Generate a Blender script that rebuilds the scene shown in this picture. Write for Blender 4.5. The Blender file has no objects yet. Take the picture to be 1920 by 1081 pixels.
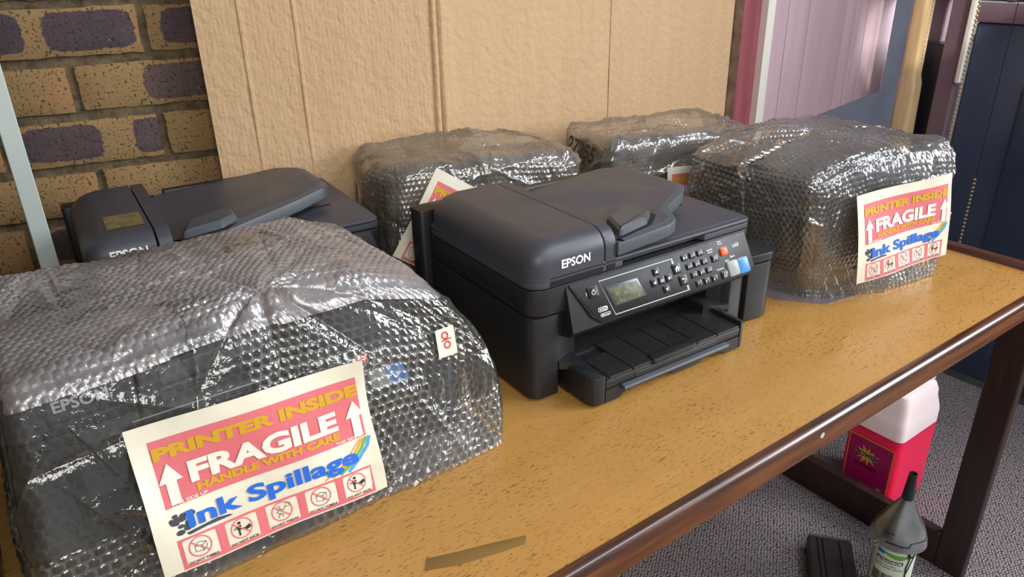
import bpy, bmesh, math, random
import numpy as np
from mathutils import Vector, Matrix

SC = bpy.context.scene
COL = SC.collection

# ------------------------------------------------------------------ camera
cam_d = bpy.data.cameras.new('camera')
cam_d.sensor_width = 36.0
cam_d.lens = 1411.0 / 1920.0 * 36.0
cam_d.clip_start = 0.02
cam_d.clip_end = 60
cam = bpy.data.objects.new('camera', cam_d)
COL.objects.link(cam)
RT, UP, FW = (0.8091, -0.5873, -0.0207), (0.2610, 0.3273, 0.9082), (0.5266, 0.7403, -0.4182)
cam.matrix_world = Matrix(((RT[0], UP[0], -FW[0], 0.0), (RT[1], UP[1], -FW[1], 0.0),
                           (RT[2], UP[2], -FW[2], 0.62), (0, 0, 0, 1)))
SC.camera = cam

# ------------------------------------------------------------------ light
world = bpy.data.worlds.new('world')
SC.world = world
world.use_nodes = True
world.node_tree.nodes['Background'].inputs[0].default_value = (0.92, 0.95, 1.0, 1)
world.node_tree.nodes['Background'].inputs[1].default_value = 0.42


def area(name, loc, target, sx, sy, power, color):
    d = bpy.data.lights.new(name, 'AREA')
    d.shape = 'RECTANGLE'
    d.size, d.size_y = sx, sy
    d.energy = power
    d.color = color
    o = bpy.data.objects.new(name, d)
    COL.objects.link(o)
    o.location = loc
    o.rotation_euler = (Vector(target) - Vector(loc)).to_track_quat('-Z', 'Y').to_euler()
    return o


# daylight through the room's windows: a wide one beyond the table's right end, one behind the camera
area('window_light_right', (3.6, -0.9, 1.15), (1.0, 0.95, 0.1), 1.9, 1.5, 200, (0.93, 0.97, 1.0))
area('window_light_behind', (-0.5, -1.7, 1.75), (0.6, 0.9, 0.1), 1.9, 1.1, 60, (1.0, 0.96, 0.9))

area('window_light_high', (1.95, -.75, 2.35), (.8, .9, .1), 1.5, .55, 42, (0.86, 0.92, 1.0))
# spot added behind the camera to put sunlight on the pale post
sd = bpy.data.lights.new('added_post_spot', 'SPOT')
sd.energy, sd.spot_size, sd.spot_blend, sd.shadow_soft_size, sd.color = 420, math.radians(4.6), .25, .02, (1.0, .95, .85)
so = bpy.data.objects.new('added_post_spot', sd)
COL.objects.link(so)
so.location = (1.0, -1.6, 2.2)
so.rotation_euler = (Vector((2.62, 1.30, .37)) - Vector(so.location)).to_track_quat('-Z', 'Y').to_euler()

SC.view_settings.view_transform = 'Standard'
SC.view_settings.look = 'None'
SC.view_settings.exposure = -0.17
SC.view_settings.gamma = 1.0
SC.view_settings.use_curve_mapping = False
SC.cycles.max_bounces = 10
SC.cycles.transparent_max_bounces = 24
SC.cycles.use_denoising = True
SC.cycles.sample_clamp_indirect = 6.0


# ------------------------------------------------------------------ helpers
def lin(r, g, b):
    f = lambda c: (c / 12.92) if c <= 0.04045 else ((c + 0.055) / 1.055) ** 2.4
    return (f(r / 255.0), f(g / 255.0), f(b / 255.0), 1.0)


class NT:
    """small node-tree helper"""
    def __init__(self, name):
        self.m = bpy.data.materials.new(name)
        self.m.use_nodes = True
        self.t = self.m.node_tree
        self.out = self.t.nodes['Material Output']
        self.p = self.t.nodes['Principled BSDF']

    def n(self, typ, **kw):
        nd = self.t.nodes.new(typ)
        for k, v in kw.items():
            if k.startswith('i_'):
                key = k[2:]
                nd.inputs[int(key) if key.isdigit() else key.replace('_', ' ')].default_value = v
            else:
                setattr(nd, k, v)
        return nd

    def l(self, a, b):
        self.t.links.new(a, b)

    def ramp(self, fac, stops, interp='LINEAR'):
        r = self.n('ShaderNodeValToRGB')
        r.color_ramp.interpolation = interp
        e = r.color_ramp.elements
        while len(e) < len(stops):
            e.new(0.5)
        for i, (p, c) in enumerate(stops):
            e[i].position = p
            e[i].color = c
        self.l(fac, r.inputs[0])
        return r.outputs[0]

    def coord(self, kind='Object', scale=(1, 1, 1)):
        tc = self.n('ShaderNodeTexCoord')
        mp = self.n('ShaderNodeMapping')
        mp.inputs['Scale'].default_value = scale
        self.l(tc.outputs[kind], mp.inputs[0])
        return mp.outputs[0]

    def noise(self, vec, scale, detail=4, rough=0.55, out=0):
        nz = self.n('ShaderNodeTexNoise')
        nz.inputs['Scale'].default_value = scale
        nz.inputs['Detail'].default_value = detail
        nz.inputs['Roughness'].default_value = rough
        self.l(vec, nz.inputs['Vector'])
        return nz.outputs[out]

    def mix(self, fac, a, b):
        mx = self.n('ShaderNodeMix', data_type='RGBA')
        for s, v in ((mx.inputs[0], fac), (mx.inputs[6], a), (mx.inputs[7], b)):
            if hasattr(v, 'is_output'):
                self.l(v, s)
            else:
                s.default_value = v
        return mx.outputs[2]

    def math(self, op, a, b=0.0):
        mn = self.n('ShaderNodeMath', operation=op)
        for s, v in ((mn.inputs[0], a), (mn.inputs[1], b)):
            if hasattr(v, 'is_output'):
                self.l(v, s)
            else:
                s.default_value = v
        return mn.outputs[0]

    def bump(self, h, strength, dist=0.002):
        b = self.n('ShaderNodeBump')
        b.inputs['Strength'].default_value = strength
        b.inputs['Distance'].default_value = dist
        self.l(h, b.inputs['Height'])
        self.l(b.outputs[0], self.p.inputs['Normal'])
        return b.outputs[0]


def plain(name, rgb, rough=0.5, metal=0.0, spec=0.5, coat=0.0):
    k = NT(name)
    k.p.inputs['Base Color'].default_value = lin(*rgb)
    k.p.inputs['Roughness'].default_value = rough
    k.p.inputs['Metallic'].default_value = metal
    k.p.inputs['Specular IOR Level'].default_value = spec
    if coat:
        k.p.inputs['Coat Weight'].default_value = coat
        k.p.inputs['Coat Roughness'].default_value = 0.1
    return k.m


def speckled(name, c1, c2, scale, rough, bump=0.0, spec=0.5, stretch=(1, 1, 1), bscale=None, lo=0.35, hi=0.65):
    k = NT(name)
    v = k.coord('Object', stretch)
    f = k.noise(v, scale)
    k.l(k.ramp(f, [(lo, lin(*c1)), (hi, lin(*c2))]), k.p.inputs['Base Color'])
    k.p.inputs['Roughness'].default_value = rough
    k.p.inputs['Specular IOR Level'].default_value = spec
    if bump:
        k.bump(k.noise(v, bscale or scale * 3, 2), bump, 0.001)
    return k.m


def link(name, me, mat=None, parent=None, label=None):
    o = bpy.data.objects.new(name, me)
    COL.objects.link(o)
    if mat is not None and not me.materials:
        me.materials.append(mat)
    if parent is not None:
        o.parent = parent
    if label:
        o['label'] = label
    return o


def tag(o, label, cat, group=None, kind=None):
    o['label'] = label
    o['category'] = cat
    if group:
        o['group'] = group
    if kind:
        o['kind'] = kind
    return o


def empty(name, loc=(0, 0, 0), yaw=0.0):
    o = bpy.data.objects.new(name, None)
    o.empty_display_size = 0.05
    COL.objects.link(o)
    o.location = loc
    o.rotation_euler = (0, 0, yaw)
    return o


def kids(o):
    return [c for c in COL.objects if c.parent == o]


def copy_tree(o, parent=None):
    c = o.copy()
    COL.objects.link(c)
    c.parent = parent
    for ch in kids(o):
        copy_tree(ch, c)
    return c


def arr_mesh(name, verts, faces, smooth=None):
    me = bpy.data.meshes.new(name)
    me.from_pydata([tuple(v) for v in verts], [], [tuple(f) for f in faces])
    if smooth is not None:
        me.polygons.foreach_set('use_smooth', [True] * len(me.polygons))
        if smooth < 179:
            me.set_sharp_from_angle(angle=math.radians(smooth))
    me.update()
    return me


class MB:
    """collects loops and lofts of one mesh"""
    def __init__(self):
        self.v, self.f = [], []

    def loft(self, rings, cap0=True, cap1=True, closed=True):
        base = len(self.v)
        n = len(rings[0])
        for r in rings:
            self.v += [tuple(p) for p in r]
        m = n if closed else n - 1
        for k in range(len(rings) - 1):
            a, b = base + k * n, base + (k + 1) * n
            for i in range(m):
                j = (i + 1) % n
                self.f.append((a + i, a + j, b + j, b + i))
        if cap0:
            self.f.append(tuple(base + i for i in range(n))[::-1])
        if cap1:
            e = base + (len(rings) - 1) * n
            self.f.append(tuple(e + i for i in range(n)))
        return self

    def box(self, x0, x1, y0, y1, z0, z1, b=0.002):
        """box with bevelled edges (lofted)"""
        b = min(b, (x1 - x0) / 2.01, (y1 - y0) / 2.01, (z1 - z0) / 2.01)
        def ring(i, z):
            c = b
            return [(x0 + c + i, y0 + i, z), (x1 - c - i, y0 + i, z), (x1 - i, y0 + c + i, z), (x1 - i, y1 - c - i, z),
                    (x1 - c - i, y1 - i, z), (x0 + c + i, y1 - i, z), (x0 + i, y1 - c - i, z), (x0 + i, y0 + c + i, z)]
        return self.loft([ring(b * .7, z0), ring(0, z0 + b), ring(0, z1 - b), ring(b * .7, z1)])

    def prism(self, pts, z0, z1, b=0.002):
        """extrude a 2D outline (ccw) with bevelled rims"""
        if b <= 0:
            return self.loft([[(x, y, z0) for x, y in pts], [(x, y, z1) for x, y in pts]])
        q = inset(pts, b)
        return self.loft([[(x, y, z0) for x, y in q], [(x, y, z0 + b) for x, y in pts],
                          [(x, y, z1 - b) for x, y in pts], [(x, y, z1 - b * .3) for x, y in inset(pts, b * .3)],
                          [(x, y, z1) for x, y in q]])

    def tube(self, pts, r, n=8):
        rings = []
        P = [Vector(p) for p in pts]
        for i, p in enumerate(P):
            t = (P[min(i + 1, len(P) - 1)] - P[max(i - 1, 0)]).normalized()
            a = t.cross(Vector((0, 0, 1)) if abs(t.z) < .9 else Vector((1, 0, 0))).normalized()
            b = t.cross(a)
            rr = r[i] if hasattr(r, '__len__') else r
            rings.append([p + a * rr * math.cos(2 * math.pi * k / n) + b * rr * math.sin(2 * math.pi * k / n) for k in range(n)])
        return self.loft(rings)

    def lathe(self, prof, c=(0, 0, 0), n=32, cap0=True, cap1=True):
        rings = [[(c[0] + r * math.cos(2 * math.pi * k / n), c[1] + r * math.sin(2 * math.pi * k / n), c[2] + z) for k in range(n)]
                 for r, z in prof]
        return self.loft(rings, cap0, cap1)

    def xf(self, M, start=0):
        self.v[start:] = [tuple(M @ Vector(p)) for p in self.v[start:]]
        return self

    def mesh(self, name, smooth=35):
        return arr_mesh(name, self.v, self.f, smooth)

    def put(self, name, mat, parent=None, label=None, smooth=35):
        return link(name, self.mesh(name, smooth), mat, parent, label)


def inset(pts, d):
    n = len(pts)
    out = []
    for i in range(n):
        p0, p, p1 = Vector(pts[i - 1]), Vector(pts[i]), Vector(pts[(i + 1) % n])
        e0, e1 = (p - p0), (p1 - p)
        if e0.length < 1e-9 or e1.length < 1e-9:
            out.append(tuple(p)); continue
        e0.normalize(); e1.normalize()
        n0, n1 = Vector((-e0.y, e0.x)), Vector((-e1.y, e1.x))
        m = n0 + n1
        if m.length < 1e-6:
            out.append(tuple(p)); continue
        m.normalize()
        k = d / max(0.35, m.dot(n0))
        out.append((p.x + m.x * k, p.y + m.y * k))
    return out


def rounded(pts, radii, seg=6):
    """round the corners of a ccw polygon; radii one number or one per corner"""
    n = len(pts)
    out = []
    for i in range(n):
        r = radii[i] if hasattr(radii, '__len__') else radii
        p0, p, p1 = Vector(pts[i - 1]), Vector(pts[i]), Vector(pts[(i + 1) % n])
        if r <= 0:
            out.append(tuple(p)); continue
        a, b = (p0 - p), (p1 - p)
        la, lb = a.length, b.length
        a.normalize(); b.normalize()
        ang = a.angle(b)
        t = min(r / math.tan(ang / 2), la * .49, lb * .49)
        s, e = p + a * t, p + b * t
        for k in range(seg + 1):
            u = k / seg
            q = s * (1 - u) ** 2 + p * 2 * u * (1 - u) + e * u ** 2
            out.append((q.x, q.y))
    return out


def rrect(x0, x1, y0, y1, r, seg=6):
    return rounded([(x0, y0), (x1, y0), (x1, y1), (x0, y1)], r, seg)


# ------------------------------------------------------------------ flat print (lettering, pictograms) mapped on a surface
_txt = {}


def text_tris(s, bold=0.0):
    key = (s, bold)
    if key not in _txt:
        cu = bpy.data.curves.new('lettering', 'FONT')
        cu.body = s
        cu.offset = bold
        cu.resolution_u = 3
        ob = bpy.data.objects.new('lettering', cu)
        COL.objects.link(ob)
        dg = bpy.context.evaluated_depsgraph_get()
        me = ob.evaluated_get(dg).to_mesh()
        v = np.array([tuple(p.co)[:2] for p in me.vertices])
        f = [tuple(p.vertices) for p in me.polygons]
        ob.evaluated_get(dg).to_mesh_clear()
        bpy.data.objects.remove(ob)
        bpy.data.curves.remove(cu)
        _txt[key] = (v, f)
    return _txt[key]


class Print:
    """2D shapes (u right, v up) grouped in one mesh, laid on a surface by a function (u, v, lift) -> xyz"""
    def __init__(self, lift=0.0004):
        self.v, self.f, self.lift = [], [], lift

    def add(self, pts, faces):
        b = len(self.v)
        self.v += [tuple(p) for p in pts]
        self.f += [tuple(b + i for i in fc) for fc in faces]
        return self

    def text(self, s, u0, u1, v0, v1, bold=0.0, rot=0.0, keep=False):
        v, f = text_tris(s, bold)
        lo, hi = v.min(0), v.max(0)
        ref = text_tris('H', bold)[0]
        cap0, cap1 = ref[:, 1].min(), ref[:, 1].max()
        q = np.empty_like(v)
        sx = (u1 - u0) / (hi[0] - lo[0])
        q[:, 0] = u0 + (v[:, 0] - lo[0]) * sx
        q[:, 1] = v0 + (v[:, 1] - cap0) / (cap1 - cap0) * (v1 - v0)
        return self.add(q, f)

    def poly(self, pts):
        return self.add(pts, [tuple(range(len(pts)))])

    def grid(self, u0, u1, v0, v1, nu=12, nv=8):
        pts = [(u0 + (u1 - u0) * i / nu, v0 + (v1 - v0) * j / nv) for j in range(nv + 1) for i in range(nu + 1)]
        return self.add(pts, [(j * (nu + 1) + i, j * (nu + 1) + i + 1, (j + 1) * (nu + 1) + i + 1, (j + 1) * (nu + 1) + i)
                              for j in range(nv) for i in range(nu)])

    def disc(self, cu, cv, ru, rv=None, n=24):
        rv = rv or ru
        return self.poly([(cu + ru * math.cos(2 * math.pi * k / n), cv + rv * math.sin(2 * math.pi * k / n)) for k in range(n)])

    def ring(self, outer, inner):
        n = len(outer)
        return self.add(list(outer) + list(inner), [(i, (i + 1) % n, n + (i + 1) % n, n + i) for i in range(n)])

    def circle(self, cu, cv, ru, rv, w, n=28):
        k = rv / ru
        o = [(cu + ru * math.cos(2 * math.pi * i / n), cv + rv * math.sin(2 * math.pi * i / n)) for i in range(n)]
        q = [(cu + (ru - w) * math.cos(2 * math.pi * i / n), cv + (rv - w * k) * math.sin(2 * math.pi * i / n)) for i in range(n)]
        return self.ring(o, q)

    def line(self, pts, w, asp=1.0, closed=False, step=0.0):
        """ribbon along a polyline; asp = v units per u unit; step subdivides it"""
        if step:
            q = [pts[0]]
            for a, b in zip(pts[:-1], pts[1:]):
                m = max(1, int(math.hypot(b[0] - a[0], b[1] - a[1]) / step))
                q += [(a[0] + (b[0] - a[0]) * i / m, a[1] + (b[1] - a[1]) * i / m) for i in range(1, m + 1)]
            pts = q
        P = [Vector((p[0], p[1] / asp)) for p in pts]
        n = len(P)
        L, R = [], []
        for i in range(n):
            if closed:
                t = (P[(i + 1) % n] - P[i - 1])
            else:
                t = P[min(i + 1, n - 1)] - P[max(i - 1, 0)]
            t.normalize()
            m = Vector((-t.y, t.x)) * w / 2
            L.append(((P[i] + m).x, (P[i] + m).y * asp)); R.append(((P[i] - m).x, (P[i] - m).y * asp))
        fc = [(i, n + i, n + (i + 1) % n, (i + 1) % n) for i in range(n if closed else n - 1)]
        return self.add(L + R, fc)

    def put(self, name, mat, parent, fn, label=None):
        vs = [fn(u, v, self.lift) for u, v in self.v]
        # keep every face looking out of the surface
        fs = []
        e = 1e-3
        for fc in self.f:
            a = sum(self.v[fc[i]][0] * self.v[fc[(i + 1) % len(fc)]][1] - self.v[fc[(i + 1) % len(fc)]][0] * self.v[fc[i]][1]
                    for i in range(len(fc)))
            fs.append(fc if a > 0 else fc[::-1])
        o = link(name, arr_mesh(name, vs, fs), mat, parent, label)
        if name in ('lettering', 'key_symbols', 'pictograms', 'tray_icons', 'sticker_print', 'barcode', 'barcode_print'):
            o['kind'] = 'stuff'          # flat print, too small to pick apart
        return o


# ------------------------------------------------------------------ numpy noise for crumpled film
_rs = np.random.RandomState(7)
_lat = _rs.rand(32, 32, 32)


def vnoise(P, scale, off=0.0):
    q = P * scale + off
    i = np.floor(q).astype(int)
    f = q - i
    f = f * f * (3 - 2 * f)
    i0, i1 = i % 32, (i + 1) % 32
    r = 0
    for dx in (0, 1):
        for dy in (0, 1):
            for dz in (0, 1):
                w = (f[:, 0] if dx else 1 - f[:, 0]) * (f[:, 1] if dy else 1 - f[:, 1]) * (f[:, 2] if dz else 1 - f[:, 2])
                r = r + w * _lat[(i1 if dx else i0)[:, 0], (i1 if dy else i0)[:, 1], (i1 if dz else i0)[:, 2]]
    return r * 2 - 1


# ------------------------------------------------------------------ materials
M = {}


def black_plastic(name, c1, c2, rough, grain, dust=0.0):
    k = NT(name)
    v = k.coord('Object')
    col = k.mix(k.noise(v, 9, 3), lin(*c1), lin(*c2))
    if dust:
        col = k.mix(k.math('MULTIPLY', k.ramp(k.noise(v, 420, 2), [(.62, (0, 0, 0, 1)), (.72, (1, 1, 1, 1))]), dust), col, lin(140, 135, 130))
    k.l(col, k.p.inputs['Base Color'])
    r = k.ramp(k.noise(v, 14, 4), [(.3, (rough - .06,) * 3 + (1,)), (.7, (rough + .06,) * 3 + (1,))])
    k.l(r, k.p.inputs['Roughness'])
    k.bump(k.noise(v, 1300, 1), grain, 0.0004)
    return k.m


M['case'] = black_plastic('black_textured_plastic', (27, 28, 31), (34, 35, 38), .40, .25, .10)
M['lid'] = black_plastic('black_satin_plastic', (58, 59, 68), (68, 68, 77), .42, .35, .12)  # greyed in colour for dust and for light reflected off the tops
M['rim'] = black_plastic('grained_grey_black_plastic', (66, 71, 77), (78, 84, 90), .42, .5)
M['panel'] = black_plastic('brushed_black_panel', (25, 24, 26), (35, 33, 34), .46, .15, .15)
M['panel'].node_tree.nodes['Principled BSDF'].inputs['Specular IOR Level'].default_value = .3
M['tray'] = black_plastic('matt_black_plastic', (24, 24, 25), (32, 32, 33), .5, .25, .25)
M['key'] = plain('black_key', (26, 27, 30), .35)
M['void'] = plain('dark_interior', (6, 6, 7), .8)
M['white_print'] = plain('white_print', (226, 229, 232), .5)
M['grey_print'] = plain('grey_print', (150, 154, 160), .5)
M['frame_print'] = plain('light_grey_inlay', (176, 182, 190), .4)
M['orange'] = plain('orange_button', (222, 92, 36), .35)
M['blue'] = plain('blue_button', (64, 134, 200), .35)
M['grey_btn'] = plain('grey_button', (150, 154, 150), .4)
M['bezel'] = plain('lcd_bezel', (70, 76, 86), .3)
M['silver'] = plain('brushed_aluminium', (206, 216, 210), .4, .25)
k = NT('lcd_glass')
k.l(k.ramp(k.noise(k.coord('Object'), 90, 4), [(.35, lin(64, 66, 44)), (.65, lin(112, 112, 86))]), k.p.inputs['Base Color'])
k.p.inputs['Roughness'].default_value = .5
M['lcd'] = k.m

M['paper'] = speckled('aged_white_paper', (206, 198, 176), (226, 220, 202), 9, .7)
M['pink'] = plain('faded_pink_print', (206, 104, 110), .6)
M['yellow'] = plain('yellow_print', (198, 152, 20), .6)
M['white'] = plain('paper_white_print', (226, 222, 208), .6)
M['ink_blue'] = plain('blue_print', (20, 96, 196), .6)
M['cyan'] = plain('cyan_print', (70, 150, 205), .6)
M['black_print'] = plain('black_print', (34, 30, 30), .6)
M['splash'] = plain('dark_splash_print', (58, 62, 74), .6)
M['green'] = plain('green_print', (96, 160, 60), .6)
M['orange_print'] = plain('orange_print', (222, 120, 30), .6)
M['red_print'] = plain('red_print', (190, 50, 50), .6)
M['marker'] = plain('black_marker', (20, 18, 22), .5)


def film(name, haze, base_gloss, rough, tint, spark=0.4, weld=.3):
    """thin clear plastic: mostly see-through, a mirror-like skin, a little milky scatter"""
    k = NT(name)
    k.t.nodes.remove(k.p)
    v = k.coord('Object')
    bmp = k.n('ShaderNodeBump')
    bmp.inputs['Strength'].default_value = spark
    bmp.inputs['Distance'].default_value = 0.004
    rn = k.n('ShaderNodeTexNoise', noise_type='RIDGED_MULTIFRACTAL')
    rn.inputs['Scale'].default_value = 34
    rn.inputs['Detail'].default_value = 3
    k.l(v, rn.inputs['Vector'])
    nz2 = k.noise(v, 150, 2)
    k.l(k.math('ADD', k.math('MULTIPLY', rn.outputs[0], .5), k.math('MULTIPLY', nz2, .35)), bmp.inputs['Height'])
    tr = k.n('ShaderNodeBsdfTransparent'); tr.inputs[0].default_value = (.93, .94, .95, 1)
    gl = k.n('ShaderNodeBsdfGlossy'); gl.inputs['Roughness'].default_value = rough
    gl.inputs['Color'].default_value = (1, 1, 1, 1)
    df = k.n('ShaderNodeBsdfDiffuse'); df.inputs[0].default_value = lin(*tint)
    tl = k.n('ShaderNodeBsdfTranslucent'); tl.inputs[0].default_value = lin(*tint)
    sc = k.n('ShaderNodeMixShader'); sc.inputs[0].default_value = .4
    k.l(df.outputs[0], sc.inputs[1]); k.l(tl.outputs[0], sc.inputs[2])
    k.l(bmp.outputs[0], gl.inputs['Normal'])
    m1 = k.n('ShaderNodeMixShader')
    hz = k.math('MULTIPLY', k.ramp(k.noise(v, 13, 4), [(.3, (.45, .45, .45, 1)), (.7, (1.2, 1.2, 1.2, 1))]), haze)
    at = k.n('ShaderNodeAttribute'); at.attribute_name = 'weld'
    k.l(k.math('MINIMUM', k.math('ADD', hz, k.math('MULTIPLY', at.outputs['Fac'], weld)), 1.0), m1.inputs[0])
    k.l(tr.outputs[0], m1.inputs[1]); k.l(sc.outputs[0], m1.inputs[2])
    lw = k.n('ShaderNodeLayerWeight'); lw.inputs[0].default_value = .32
    k.l(bmp.outputs[0], lw.inputs['Normal'])
    fr = k.math('ADD', k.math('MULTIPLY', lw.outputs['Fresnel'], 1.1), base_gloss)
    m2 = k.n('ShaderNodeMixShader')
    k.l(k.math('MINIMUM', fr, .9), m2.inputs[0])
    k.l(m1.outputs[0], m2.inputs[1]); k.l(gl.outputs[0], m2.inputs[2])
    k.l(m2.outputs[0], k.out.inputs[0])
    return k.m


M['film'] = film('clear_bubble_film', .07, .045, .10, (222, 220, 210), .7)
M['film_top'] = film('doubled_haze_film', .46, .08, .24, (205, 196, 198), .3)  # milky haze: doubled film and dust, plus grazing reflection put into the colour
M['film_hazy'] = film('tan_haze_bubble_film', .34, .10, .16, (196, 186, 172), .7, .12)  # tan haze stands in for cardboard mirrored in the rear packages
M['film_thick'] = film('layered_bubble_film', .18, .11, .14, (205, 202, 196), .7, .16)

# table woods
k = NT('worn_yellow_veneer')
v = k.coord('Object')
base = k.mix(k.noise(k.coord('Object', (2.2, 9, 1)), 2.2, 5), lin(172, 126, 62), lin(196, 150, 84))
base = k.mix(k.math('MULTIPLY', k.noise(k.coord('Object', (3, 60, 1)), 3.0, 3), .35), base, lin(152, 104, 48))
mp = k.n('ShaderNodeMapping'); mp.inputs['Rotation'].default_value = (0, 0, math.radians(-14))
mp.inputs['Scale'].default_value = (1.0, 4.6, 1)
tc = k.n('ShaderNodeTexCoord'); k.l(tc.outputs['Object'], mp.inputs[0])
dash = k.ramp(k.noise(mp.outputs[0], 92, 2, .6), [(.60, (0, 0, 0, 1)), (.66, (1, 1, 1, 1))])
mp2 = k.n('ShaderNodeMapping'); mp2.inputs['Rotation'].default_value = (0, 0, math.radians(9))
mp2.inputs['Scale'].default_value = (1.0, 7, 1)
k.l(tc.outputs['Object'], mp2.inputs[0])
dash2 = k.ramp(k.noise(mp2.outputs[0], 34, 3, .6), [(.635, (0, 0, 0, 1)), (.67, (1, 1, 1, 1))])
area_f = k.ramp(k.noise(v, 4.5, 3), [(.32, (.25, .25, .25, 1)), (.62, (1, 1, 1, 1))])
d = k.math('MULTIPLY', k.math('MAXIMUM', dash, k.math('MULTIPLY', dash2, .8)), area_f)
base = k.mix(k.math('MULTIPLY', d, .8), base, lin(62, 40, 24))
k.l(base, k.p.inputs['Base Color'])
rr = k.ramp(k.noise(v, 5, 4), [(.3, (.20, .20, .20, 1)), (.7, (.34, .34, .34, 1))])
k.l(rr, k.p.inputs['Roughness'])
k.bump(k.math('SUBTRACT', 1.0, d), .35, .0006)
M['veneer'] = k.m


def wood(name, c1, c2, rough, stretch=(1.5, 18, 18), coat=0.0):
    k = NT(name)
    v = k.coord('Object', stretch)
    f = k.noise(v, 4, 5)
    k.l(k.ramp(f, [(.32, lin(*c1)), (.68, lin(*c2))]), k.p.inputs['Base Color'])
    k.p.inputs['Roughness'].default_value = rough
    if coat:
        k.p.inputs['Coat Weight'].default_value = coat
        k.p.inputs['Coat Roughness'].default_value = .12
    k.bump(f, .15, .0008)
    return k.m


M['nosing'] = wood('dark_varnished_moulding', (50, 24, 14), (92, 52, 32), .33, coat=.35)
M['apron'] = wood('red_brown_apron', (84, 44, 18), (124, 74, 32), .4)
M['leg'] = wood('dark_stained_leg', (34, 18, 14), (52, 28, 22), .5, (18, 18, 1.5))
M['lip'] = wood('dark_end_lip', (66, 38, 28), (98, 60, 46), .4, (18, 1.5, 18))

# cardboard
k = NT('brown_cardboard')
v = k.coord('Object')
col = k.mix(k.noise(k.coord('Object', (14, 14, 1.2)), 3, 4), lin(184, 150, 112), lin(200, 168, 130))
k.l(col, k.p.inputs['Base Color'])
k.p.inputs['Roughness'].default_value = .8
wv = k.n('ShaderNodeTexWave', wave_type='BANDS', bands_direction='X')
wv.inputs['Scale'].default_value = 38
wv.inputs['Distortion'].default_value = 1.2
wv.inputs['Detail'].default_value = 1
wv.inputs['Detail Scale'].default_value = 2.5
k.l(v, wv.inputs[0])
hgt = k.math('ADD', k.math('MULTIPLY', wv.outputs['Fac'], .10), k.math('MULTIPLY', k.noise(k.coord('Object', (1, 1, .85)), 75, 2), 1.7))
k.bump(hgt, .6, .0035)
M['cardboard'] = k.m
M['cardboard_edge'] = speckled('cardboard_edge', (120, 90, 60), (150, 116, 80), 60, .85)

# brick and mortar
k = NT('mortar')
v = k.coord('Object')
k.l(k.ramp(k.noise(v, 55, 6), [(.3, lin(70, 60, 44)), (.7, lin(122, 106, 80))]), k.p.inputs['Base Color'])
k.p.inputs['Roughness'].default_value = .95
k.bump(k.noise(v, 160, 5), .8, .003)
M['mortar'] = k.m


def brick_mat(name, core, cx, cw, cx2=None, cw2=.2):
    """tan face brick with a dark flashed core; core 0..1, its centre and half width along the brick in generated space"""
    k = NT(name)
    v = k.coord('Object')
    tan = k.mix(k.noise(v, 8, 4), lin(160, 122, 78), lin(142, 122, 84))
    tan = k.mix(k.ramp(k.noise(v, 3.5, 2), [(.45, (0, 0, 0, 1)), (.7, (.8, .8, .8, 1))]), tan, lin(170, 116, 74))
    dark = k.mix(k.noise(v, 30, 5), lin(60, 56, 64), lin(96, 74, 78))
    tcg = k.n('ShaderNodeTexCoord')
    sp = k.n('ShaderNodeSeparateXYZ'); k.l(tcg.outputs['Generated'], sp.inputs[0])
    dx = k.math('DIVIDE', k.math('ABSOLUTE', k.math('SUBTRACT', sp.outputs[0], cx)), cw)
    if cx2 is not None:
        dx = k.math('MINIMUM', dx, k.math('DIVIDE', k.math('ABSOLUTE', k.math('SUBTRACT', sp.outputs[0], cx2)), cw2))
    dz = k.math('DIVIDE', k.math('ABSOLUTE', k.math('SUBTRACT', sp.outputs[2], .52)), .40)
    m4 = k.math('ADD', k.math('POWER', dx, 5.0), k.math('POWER', dz, 5.0))
    m4 = k.math('ADD', m4, k.math('MULTIPLY', k.math('SUBTRACT', k.noise(v, 45, 6, .7), .5), 1.6))
    msk = k.math('MULTIPLY', k.ramp(m4, [(.82, (1, 1, 1, 1)), (1.0, (0, 0, 0, 1))]), core)
    col = k.mix(msk, tan, dark)
    pit = k.ramp(k.noise(v, 190, 3), [(.58, (0, 0, 0, 1)), (.64, (1, 1, 1, 1))])
    col = k.mix(k.math('MULTIPLY', pit, .8), col, lin(44, 36, 32))
    fleck = k.ramp(k.noise(k.coord('Object', (1.3, 1.3, 1.3)), 150, 2), [(.70, (0, 0, 0, 1)), (.74, (1, 1, 1, 1))])
    col = k.mix(k.math('MULTIPLY', fleck, .6), col, lin(214, 196, 170))
    k.l(col, k.p.inputs['Base Color'])
    k.p.inputs['Roughness'].default_value = .9
    k.bump(k.math('SUBTRACT', k.noise(v, 120, 5), pit), .6, .002)
    return k.m


M['brick_core'] = brick_mat('flashed_brick', 1.0, .68, .29, .08, .20)
M['brick_left'] = brick_mat('flashed_brick_left', .95, .35, .26, .92, .10)
M['brick_right'] = brick_mat('flashed_brick_right', .85, .72, .30)
M['brick_tan'] = brick_mat('tan_brick', 0.0, .5, .3)

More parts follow.
